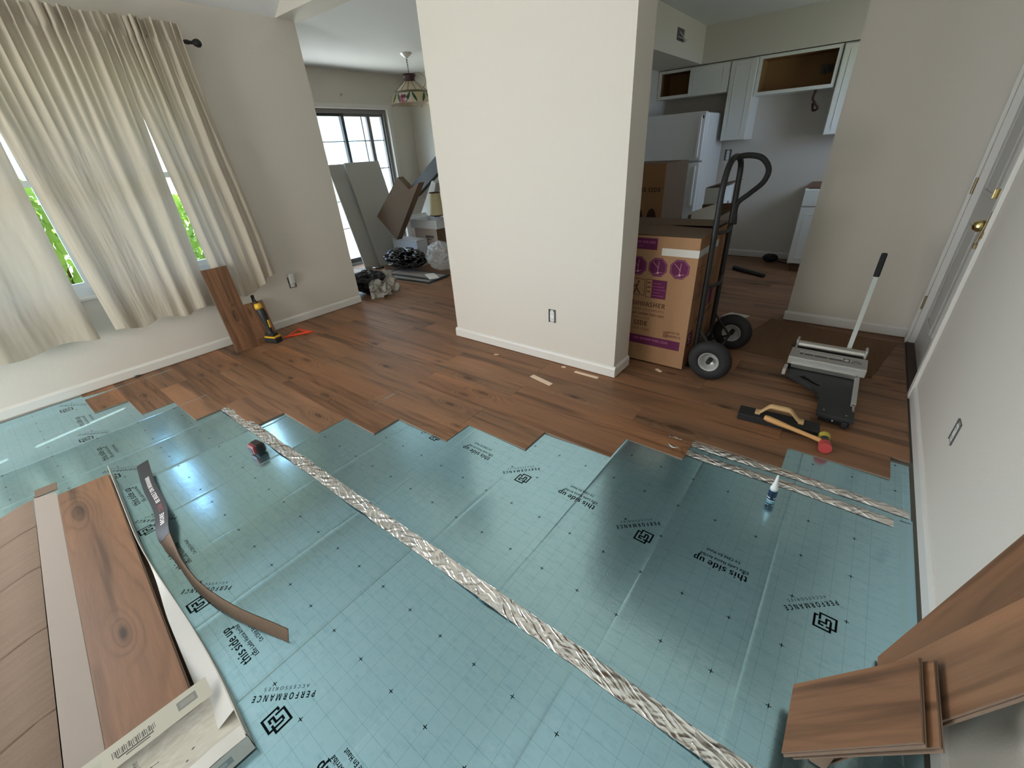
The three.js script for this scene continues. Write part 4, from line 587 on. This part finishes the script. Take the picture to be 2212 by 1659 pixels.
// ------------------------------------------------------------------ tools by the right wall
{
  const t = thing('floor_cutter', 'flooring cutter with black deck, steel head and long handle', 'cutter', [0, 0, 0]);
  const deckM = std(lin(0.02, 0.022, 0.023), { roughness: 0.6 }), pts = [[-0.124, 2.9], [-0.06, 2.846], [0.02, 2.78], [0.056, 2.72], [0.07, 2.65], [0.076, 2.49], [0.232, 2.49], [0.212, 3.13], [-0.122, 3.13]];
  const s = new THREE.Shape(pts.map(([x, y]) => new THREE.Vector2(x, y))); s.holes.push(new THREE.Path([[-0.068, 2.885], [-0.035, 2.915], [0.06, 2.825], [0.05, 2.8]].map(([x, y]) => new THREE.Vector2(x, y))));
  part('deck', new THREE.ExtrudeGeometry(s, { depth: 0.018, bevelEnabled: true, bevelSize: 0.004, bevelThickness: 0.004, bevelSegments: 2 }).rotateX(-Math.PI / 2).translate(0, 0.046, 0), deckM, t);
  part('front_foot', [bx(0.085, 0.225, 0.014, 0.046, -2.53, -2.5, 0.004), bx(0.19, 0.215, FLOOR, 0.05, -2.53, -2.47, 0.004)], blackPlastic, t);
  part('rear_foot', [bx(-0.12, -0.09, FLOOR + 0.005, 0.05, -3.13, -3.1), bx(0.18, 0.21, FLOOR + 0.005, 0.05, -3.13, -3.1), bx(-0.12, 0.21, 0.03, 0.046, -3.3, -3.1)], blackPlastic, t);
  for (const p of [[0.15, 0.032, -2.498]]) part('bolt', new THREE.SphereGeometry(0.007, 12, 8).translate(...p), steel, t); for (const p of [[0.1, 0.069, -2.53], [0.2, 0.069, -2.52]]) part('rivet', new THREE.SphereGeometry(0.004, 8, 6).scale(1, 0.4, 1).translate(...p), steel, t);
  const lab = canvasTex(1024, 256, (c, w, h) => { c.fillStyle = '#a8a6a2'; c.fillRect(0, 0, w, h); for (const [x, a] of [[120, 50], [190, 120], [330, 180], [530, 180]]) { c.fillStyle = '#e4e0da'; c.fillRect(x, 60, a, 52); c.fillStyle = '#151515'; c.fillRect(x, 116, a, 52); c.fillRect(x + 10, 82, a - 20, 12); c.fillStyle = '#8d8a85'; c.fillRect(x + 8, 136, a - 16, 10); } c.fillStyle = '#151515'; c.fillRect(720, 60, 84, 110); c.fillStyle = '#d8d5cf'; c.beginPath(); c.ellipse(762, 112, 34, 36, 0, 0, 7); c.fill(); c.strokeStyle = '#2a2a2a'; c.lineWidth = 11; c.beginPath(); c.moveTo(830, 150); c.lineTo(880, 80); c.lineTo(930, 76); c.moveTo(845, 120); c.lineTo(905, 116); c.moveTo(900, 160); c.lineTo(965, 96); c.moveTo(900, 100); c.lineTo(960, 166); c.stroke(); c.beginPath(); c.moveTo(820, 168); c.lineTo(890, 170); c.stroke(); });
  const head = part('head_rail', [bx(-0.15, 0.252, 0.118, 0.14, -3.165, -3.0, 0.003), bx(-0.15, 0.252, 0.09, 0.138, -3.012, -2.998, 0.002), bx(-0.15, 0.252, 0.09, 0.138, -3.167, -3.155, 0.002)], aluminium, t);
  part('label_plate', gridMesh(1, 1, (a, b) => [-0.145 + 0.392 * a, 0.1408, -3.15 + 0.13 * b, a, 1 - b]), std(0xffffff, { map: lab, roughness: 0.4, metalness: 0.2 }), head, 'printed label with black and white blocks');
  part('blade_bar', bx(-0.125, 0.21, 0.072, 0.1, -3.005, -2.985, 0.002), steel, t);
  part('end_post', [bx(-0.145, -0.125, 0.05, 0.12, -3.05, -3.0, 0.003), bx(0.212, 0.232, 0.05, 0.12, -3.06, -3.0, 0.003)], blackSteel, t);
  part('roller', cyl(0.027, 0.027, V(-0.135, 0.14, -3.235), V(0.238, 0.14, -3.235), 28), steel, t); part('roller_cap', [bx(-0.14, -0.126, 0.11, 0.182, -3.27, -3.2, 0.004), bx(0.228, 0.242, 0.11, 0.182, -3.27, -3.2, 0.004)], aluminium, t);
  part('knob', [cyl(0.012, 0.012, V(-0.16, 0.15, -3.19), V(-0.14, 0.15, -3.19), 12)], blackSteel, t);
  part('side_tab', bx(-0.158, -0.138, 0.05, 0.09, -2.985, -2.9, 0.003), aluminium, t);
  const gd = part('guide_bar', bx(0.21, 0.232, 0.066, 0.088, -3.07, -2.64, 0.002), aluminium, t); part('guide_socket', bx(0.214, 0.228, 0.07, 0.084, -2.641, -2.638), cavityShade, gd); part('guide_pin', cyl(0.005, 0.006, V(0.222, 0.075, -2.64), V(0.225, 0.075, -2.575), 10), steel, gd);  // guide_socket: thin plate painted as the shaded hollow of the bar
  const a = V(0.145, 0.15, -3.26), b = V(0.162, 0.715, -3.5), d = b.clone().sub(a), q = new THREE.Quaternion().setFromUnitVectors(V(0, 1, 0), d.clone().normalize());
  part('handle_bar', new THREE.BoxGeometry(0.024, d.length() - 0.1, 0.012).translate(0, (d.length() - 0.1) / 2, 0).applyQuaternion(q).translate(...a.toArray()), std(lin(0.5, 0.53, 0.49), { roughness: 0.45, metalness: 0.2 }), t);
  part('handle_grip', new RoundedBoxGeometry(0.032, 0.15, 0.022, 3, 0.01).translate(0, d.length() - 0.075, 0).applyQuaternion(q).translate(...a.toArray()), blackRubber, t, 'black rubber grip');
}
{
  const t = thing('tapping_block', 'black tapping block with arched wooden handle', 'tapping block', [-0.085, FLOOR, -2.345], 0.07);
  part('block', bx(-0.19, 0.19, 0, 0.04, -0.05, 0.05, 0.006), blackRubber, t);
  const wd = std(lin(0.56, 0.36, 0.17), { roughness: 0.6 }), g = gridMesh(40, 16, (s, q) => { const a = q * 6.283, x = -0.105 + 0.215 * s, top = 0.047 + 0.052 * (sm(0.03, 0.3, s) * sm(0.97, 0.66, s)), rx = 0.016 - 0.004 * Math.sin(s * 3.14), w = 0.018; return [x + 0.0, top + Math.sin(a) * 0.011 * (0.8 + 0.5 * Math.sin(s * 3.14)), Math.cos(a) * w]; });
  part('handle', [g, bx(-0.112, -0.085, 0.038, 0.056, -0.018, 0.018, 0.004), bx(0.09, 0.117, 0.038, 0.056, -0.018, 0.018, 0.004)], wd, t, 'arched pale wood handle');
}
{
  const t = thing('mallet', 'wooden-handled mallet with red and yellow faces resting on the tapping block', 'mallet', [0, 0, 0]);
  const a = V(-0.145, 0.068, -2.285), b = V(0.136, 0.04, -2.25), h = b.clone().sub(a).normalize(), q = new THREE.Quaternion().setFromUnitVectors(V(0, 1, 0), h), L = a.distanceTo(b);
  part('handle', lathe([[0, 0], [0.013, 0.002], [0.0165, 0.02], [0.015, 0.07], [0.0115, 0.13], [0.0105, L - 0.06], [0.012, L - 0.03], [0.011, L], [0, L]]).applyQuaternion(q).translate(...a.toArray()), std(lin(0.62, 0.33, 0.12), { roughness: 0.45 }), t);
  const u = V(0.11, 0.02, 1).normalize(), c = b.clone().setY(0.041), P = (k) => c.clone().addScaledVector(u, k);
  part('head', cyl(0.019, 0.019, P(-0.03), P(0.028), 20), std(lin(0.05, 0.035, 0.04), { roughness: 0.5 }), t); part('red_face', cyl(0.026, 0.028, P(0.02), P(0.062), 24), std(lin(0.5, 0.06, 0.06), { roughness: 0.5 }), t, 'red plastic striking face'); part('yellow_face', cyl(0.026, 0.024, P(-0.058), P(-0.03), 24), std(lin(0.5, 0.42, 0.06), { roughness: 0.5 }), t, 'yellow plastic striking face');
}
{ // glue bottle
  const t = thing('glue_bottle', 'small blue glue bottle with white nozzle standing by the silver tape', 'bottle', [-0.002, ground(-0.002, -1.715), -1.715]);
  const lb = canvasTex(256, 128, (c, w, h) => { c.fillStyle = '#14253f'; c.fillRect(0, 0, w, h); c.fillStyle = '#27405f'; for (let i = 0; i < 6; i++) c.fillRect(10 + i * 42, 20, 34, 8); c.fillStyle = '#b9c6cc'; for (const x of [20, 110, 200]) c.fillRect(x, 92, 46, 16); c.fillStyle = '#3a5878'; for (let i = 0; i < 5; i++) c.fillRect(16, 38 + i * 9, 220 - i * 20, 3); });
  part('bottle', lathe([[0, 0], [0.0145, 0], [0.0165, 0.003], [0.0165, 0.06], [0.013, 0.066], [0, 0.066]]), phys(lin(0.45, 0.6, 0.65), { roughness: 0.25, clearcoat: 0.5 }), t); part('label_wrap', new THREE.CylinderGeometry(0.0168, 0.0168, 0.05, 32, 1, true).translate(0, 0.034, 0), std(0xffffff, { map: lb, roughness: 0.35 }), t, 'dark blue printed label');
  part('nozzle', lathe([[0, 0.062], [0.0155, 0.062], [0.0155, 0.07], [0.013, 0.073], [0.0105, 0.09], [0.0085, 0.093], [0.0035, 0.138], [0, 0.139]]), std(lin(0.78, 0.8, 0.8), { roughness: 0.35 }), t, 'white cone nozzle');
}
{ // tape measure
  const t = thing('tape_measure', 'dark red and black tape measure on the teal sheet beside the silver tape', 'tape measure', [-2.335, ground(-2.335, -0.555), -0.555], 0.1);
  part('case', [new RoundedBoxGeometry(0.078, 0.066, 0.05, 4, 0.014).translate(0, 0.034, -0.01)], std(lin(0.014, 0.01, 0.011), { roughness: 0.35 }), t); part('cover', [new RoundedBoxGeometry(0.066, 0.058, 0.03, 4, 0.012).translate(0.0, 0.037, 0.012)], phys(lin(0.2, 0.018, 0.022), { roughness: 0.3, clearcoat: 0.4 }), t, 'dark red side cover'); part('window', bx(-0.018, 0.02, 0.02, 0.05, 0.026, 0.029, 0.002), blackPlastic, t); part('blade_hook', bx(-0.052, -0.038, 0.004, 0.02, -0.02, 0.0, 0.001), steel, t); part('belt_clip', bx(-0.03, 0.03, 0.01, 0.055, -0.042, -0.036, 0.002), steel, t);
}

// ------------------------------------------------------------------ plank carton in the foreground
{
  const yaw = Math.PI - 0.075, O = [-1.205, 0.0125, 0.121];
  const t = thing('plank_carton', 'opened long white flooring carton in the lower left with flaps spread', 'box', O, yaw); // local x runs to the far left, local -z towards the left edge
  const K = 0.004, wc = std(lin(0.55, 0.525, 0.47), { roughness: 0.65 });
  const prn = canvasTex(640, 900, (c, w, h) => { c.fillStyle = '#cfc9ba'; c.fillRect(0, 0, w, h); for (let i = 0; i < 220; i++) { c.fillStyle = i % 2 ? 'rgba(255,255,255,0.12)' : 'rgba(120,110,90,0.06)'; c.beginPath(); c.ellipse(rnd() * w, rnd() * h, 10 + rnd() * 60, 6 + rnd() * 30, rnd() * 3, 0, 7); c.fill(); } c.fillStyle = '#123f4e'; c.beginPath(); c.moveTo(0, 640); c.lineTo(150, 560); c.lineTo(150, 900); c.lineTo(0, 900); c.fill(); c.fillStyle = '#1a1a1a'; c.save(); c.translate(360, 330); c.rotate(-1.57); c.font = 'bold 40px serif'; c.fillText('T', 0, 0); c.font = '26px sans-serif'; c.fillText('Agreement', 90, -60); c.restore(); c.beginPath(); c.moveTo(180, 300); c.lineTo(210, 200); c.lineTo(224, 196); c.lineTo(236, 300); c.lineTo(222, 300); c.lineTo(214, 232); c.lineTo(190, 304); c.fill(); c.beginPath(); c.ellipse(470, 470, 5, 10, 0.5, 0, 7); c.ellipse(440, 560, 5, 8, 0.2, 0, 7); c.fill(); });
  const strip = canvasTex(640, 128, (c, w, h) => { c.fillStyle = '#cbc6b6'; c.fillRect(0, 0, w, h); c.fillStyle = '#8b8a85'; c.fillRect(60, 34, 90, 52); c.fillStyle = '#9c9a94'; c.fillRect(72, 46, 66, 28); c.fillStyle = '#55534f'; for (let i = 0; i < 26; i++) c.fillRect(250 + i * 7, 40 + (i % 3) * 3, 2 + (i % 4), 34); c.fillRect(262, 82, 150, 8); c.fillRect(280, 96, 100, 6); c.fillStyle = '#b5b8ae'; for (let i = 0; i < 6; i++) c.fillRect(470, 40 + i * 8, 110, 3); });
  const endp = canvasTex(512, 128, (c, w, h) => { c.fillStyle = '#c9cbc6'; c.fillRect(0, 0, w, h); c.fillStyle = '#8e9c9f'; c.fillRect(60, 40, 84, 50); c.fillStyle = '#aebabb'; c.fillRect(78, 52, 46, 26); });
  const vr = (u) => 0.075 - 0.063 * sm(-0.1, 0.95, u);
  part('tray', gridMesh(30, 1, (s, q) => { const u = -0.25 + 1.85 * s; return [u, 0.002, -0.27 + (vr(u) + 0.27) * q]; }), kraft, t);
  part('side_wall', [gridMesh(30, 1, (s, q) => { const u = -0.25 + 1.85 * s; return [u, 0.062 * (1 - q), vr(u)]; }), gridMesh(30, 1, (s, q) => { const u = -0.25 + 1.85 * s; return [u, 0.062 * q, vr(u) - 0.003]; }), gridMesh(30, 1, (s, q) => { const u = -0.25 + 1.85 * s; return [u, 0.062, vr(u) - 0.003 + 0.003 * q]; })], wc, t); part('side_wall', [bx(-0.1, 1.6, 0, 0.055, -0.272, -0.268)], kraftLight, t);
  part('side_flap', gridMesh(40, 6, (s, q) => { const u = -0.16 + 0.92 * s, w = vr(u) - 0.012; return [u, 0.062 - 0.016 * q - 0.018 * q * sm(0.6, 0, s) + 0.012 * Math.sin(s * 3.1) * q, vr(u) - w * q * (0.3 + 0.7 * sm(1, 0.5, s))]; }), std(lin(0.5, 0.485, 0.45), { roughness: 0.65, side: THREE.DoubleSide }), t, 'white inner side flap');
  part('left_ledge', gridMesh(30, 3, (s, q) => [-0.05 + 1.62 * s, 0.05 + 0.012 * (1 - q), -0.27 + 0.075 * q]), std(lin(0.4, 0.33, 0.28), { roughness: 0.7, side: THREE.DoubleSide }), t, 'pinkish inner side flap');
  part('end_floor', gridMesh(6, 8, (s, q) => [-0.245 + 0.19 * s, 0.03 + 0.016 * s + 0.004 * Math.sin(q * 6), -0.33 + 0.4 * q, q, s]), std(0xffffff, { map: (prn.rotation = 0, prn), roughness: 0.6, side: THREE.DoubleSide }), t, 'printed white end flap with black marks');
  part('end_strip', gridMesh(6, 3, (s, q) => [-0.008 - 0.062 * q, 0.074 - 0.012 * q, 0.045 - 0.335 * s, s, 1 - q]), std(0xffffff, { map: strip, roughness: 0.6, side: THREE.DoubleSide }), t, 'white folded flap with printed stickers');
  part('end_wall', gridMesh(6, 2, (s, q) => [-0.25 - 0.012 * q, 0.05 * (1 - q) + 0.001, 0.074 - 0.4 * s, s, 1 - q]), std(0xffffff, { map: endp, roughness: 0.6, side: THREE.DoubleSide }), t, 'white end wall with sticker');
  part('end_lip', gridMesh(6, 2, (s, q) => [-0.25 + 0.05 * q, 0.052 - 0.012 * q + 0.004 * Math.sin(s * 9), 0.074 - 0.4 * s, s, 1 - q]), wc, t);
  part('far_flap', bx(1.6, 1.68, 0.045, 0.049, -0.27, -0.19), kraft, t, 'small brown corner flap');
  part('lid', gridMesh(40, 16, (s, q) => { const cre = 0.0025 * Math.abs(Math.sin(q * 9.4)); return [-0.35 + 1.93 * s, 0.052 - 0.03 * sm(0, 0.25, q) + cre + 0.004 * fbm(s * 4, q * 3, 3, 2), -0.275 - 0.62 * q, s * 3, q]; }), std(0xffffff, { map: kraftTex, roughness: 0.9, side: THREE.DoubleSide }), t, 'wide brown cardboard lid folded open');
  for (const u of [0.25, 0.62, 1.0, 1.32]) part('crease', gridMesh(1, 10, (s, q) => [u + 0.004 * s, 0.0245 + 0.028 * sm(0.25, 0, q) + 0.0028 * Math.abs(Math.sin(q * 9.4)) + 0.004, -0.275 - 0.6 * q]), kraftLight, t);
  const dirL = V(-0.9972, 0, -0.0749), dirW = V(-0.0749, 0, 0.9972);
  // boards still in the carton, face up
  const place = (label, y, du, dv, row) => { const L = dirL.clone().negate(), p = V(O[0], y, O[2]).addScaledVector(dirL, du + 1.52).addScaledVector(dirW, dv); return loosePlank(label, 1.52, 0.19, p.toArray(), L, dirW.clone(), row, 0, 'boards stacked in the plank carton', 'boxed_plank'); };
  for (const [y, dv, l] of [[0.0185, 0.006, 'lowest wood board stacked in the plank carton'], [0.031, 0.005, 'second wood board from the bottom in the plank carton'], [0.0435, 0.004, 'third wood board from the bottom in the plank carton']]) place(l, y, 0.004, dv - 0.002, 3);
  place('top wood board with swirling knots in the plank carton', 0.057, 0, 0, 1);
}
{ // torn tear-strip from the carton
  const t = thing('tear_strip', 'curled torn cardboard strip, black at one end and brown at the other', 'cardboard strip', [0, 0, 0]);
  const pts = [V(-2.71, 0.05, -0.13), V(-2.45, 0.052, -0.095), V(-2.2, 0.056, -0.075), V(-2.02, 0.05, -0.035), V(-1.88, 0.036, -0.028), V(-1.62, 0.034, -0.028), V(-1.4, 0.036, -0.065), V(-1.15, 0.034, -0.14)], cu = new THREE.CatmullRomCurve3(pts, false, 'centripetal');
  const txt = canvasTex(1024, 96, (c, w, h) => { c.fillStyle = '#0b0a0b'; c.fillRect(0, 0, w, h); c.textBaseline = 'middle'; c.font = 'bold 42px sans-serif'; c.fillStyle = '#d8d2cf'; c.fillText('MORE', 130, 52); c.fillStyle = '#7d2228'; c.fillText('CAN', 272, 52); c.fillStyle = '#d8d2cf'; c.save(); c.translate(386, 52); c.scale(0.86, 1); c.fillText('BE BUILT ON MOHAWK', 0, 0); c.restore(); });
  const side = (off, flipV) => gridMesh(120, 4, (s, q) => { const k = flipV ? s : s, p = cu.getPointAt(k), tg = cu.getTangentAt(k), twist = 0.25 + 1.0 * sm(0.36, 0.6, k), n = V(-tg.z, 0, tg.x).normalize(); // n points to +z or -z
    const wv = n.clone().multiplyScalar(Math.cos(twist)).add(V(0, -Math.sin(twist), 0)), nn = new THREE.Vector3().crossVectors(tg, wv).normalize(), rag = 0.003 * (vn(k * 60, 1, 5) - 0.5), w = (flipV ? 0.5 - q : q - 0.5) * (0.055 + (Math.abs(q - 0.5) > 0.3 ? rag : 0)); const P = p.clone().addScaledVector(wv, w).addScaledVector(nn, off); P.y = Math.max(0.013, P.y); return [P.x, P.y, P.z, 1 - k / 0.44, flipV ? 1 - q : q]; });
  const g1 = side(-0.0012, false), g2 = side(0.0012, true);
  part('printed_face', g1, kraft, t, 'bare brown cardboard face'); const fr = side(0.0014, true);
  const cut = gridMesh(60, 4, (s, q) => { const k = s * 0.46, p = cu.getPointAt(k), tg = cu.getTangentAt(k), twist = 0.25 + 1.0 * sm(0.36, 0.6, k), n = V(-tg.z, 0, tg.x).normalize(), wv = n.clone().multiplyScalar(Math.cos(twist)).add(V(0, -Math.sin(twist), 0)), nn = new THREE.Vector3().crossVectors(tg, wv).normalize(); if (nn.y < 0) nn.negate(); const P = p.clone().addScaledVector(wv, (q - 0.5) * 0.056).addScaledVector(nn, 0.0022); P.y = Math.max(0.0135, P.y); return [P.x, P.y, P.z, 1 - s, n.z > 0 ? q : 1 - q]; });
  part('black_face', cut, std(0xffffff, { map: txt, roughness: 0.55, side: THREE.DoubleSide }), t, 'black printed face with white lettering'); part('brown_face', g2, kraft, t);
}
// ------------------------------------------------------------------ offcuts leaning on the right wall
loosePlank('wood plank leaning on the right wall, farther one behind the short offcuts', 0.61, 0.185, [0.385, 0.012, -1.18], V(0.149, 1, 0).normalize(), V(0, 0, 1), 5, 0.1, undefined, 'leaning_plank');
loosePlank('wood plank leaning on the right wall, nearer one behind the short offcuts', 0.655, 0.188, [0.287, 0.012, -0.988], V(0.284, 1, 0).normalize(), V(0, 0, 1), 10, 0.3, undefined, 'leaning_plank');
loosePlank('short wood offcut leaning in the lower right corner, back one of the pair', 0.354, 0.187, [0.207, 0.078, -0.914], V(0.47, 0.883, 0).normalize(), V(0.0, 0, 1), 8, 0.3, undefined, 'plank_offcut');
loosePlank('short wood offcut leaning in the lower right corner, front one of the pair', 0.352, 0.187, [0.19, 0.07, -0.91], V(0.458, 0.889, 0).normalize(), V(0, 0, 1), 0, 0.35, undefined, 'plank_offcut');
{
  const t = thing('wood_block', 'small scrap block under the short leaning offcuts', 'wood block', [0.245, 0.011, -0.88]); part('block', bx(0, 0.035, 0, 0.07, 0, 0.1, 0.003), coreMat, t);
}

shade(scene);
renderer.render(scene, camera);
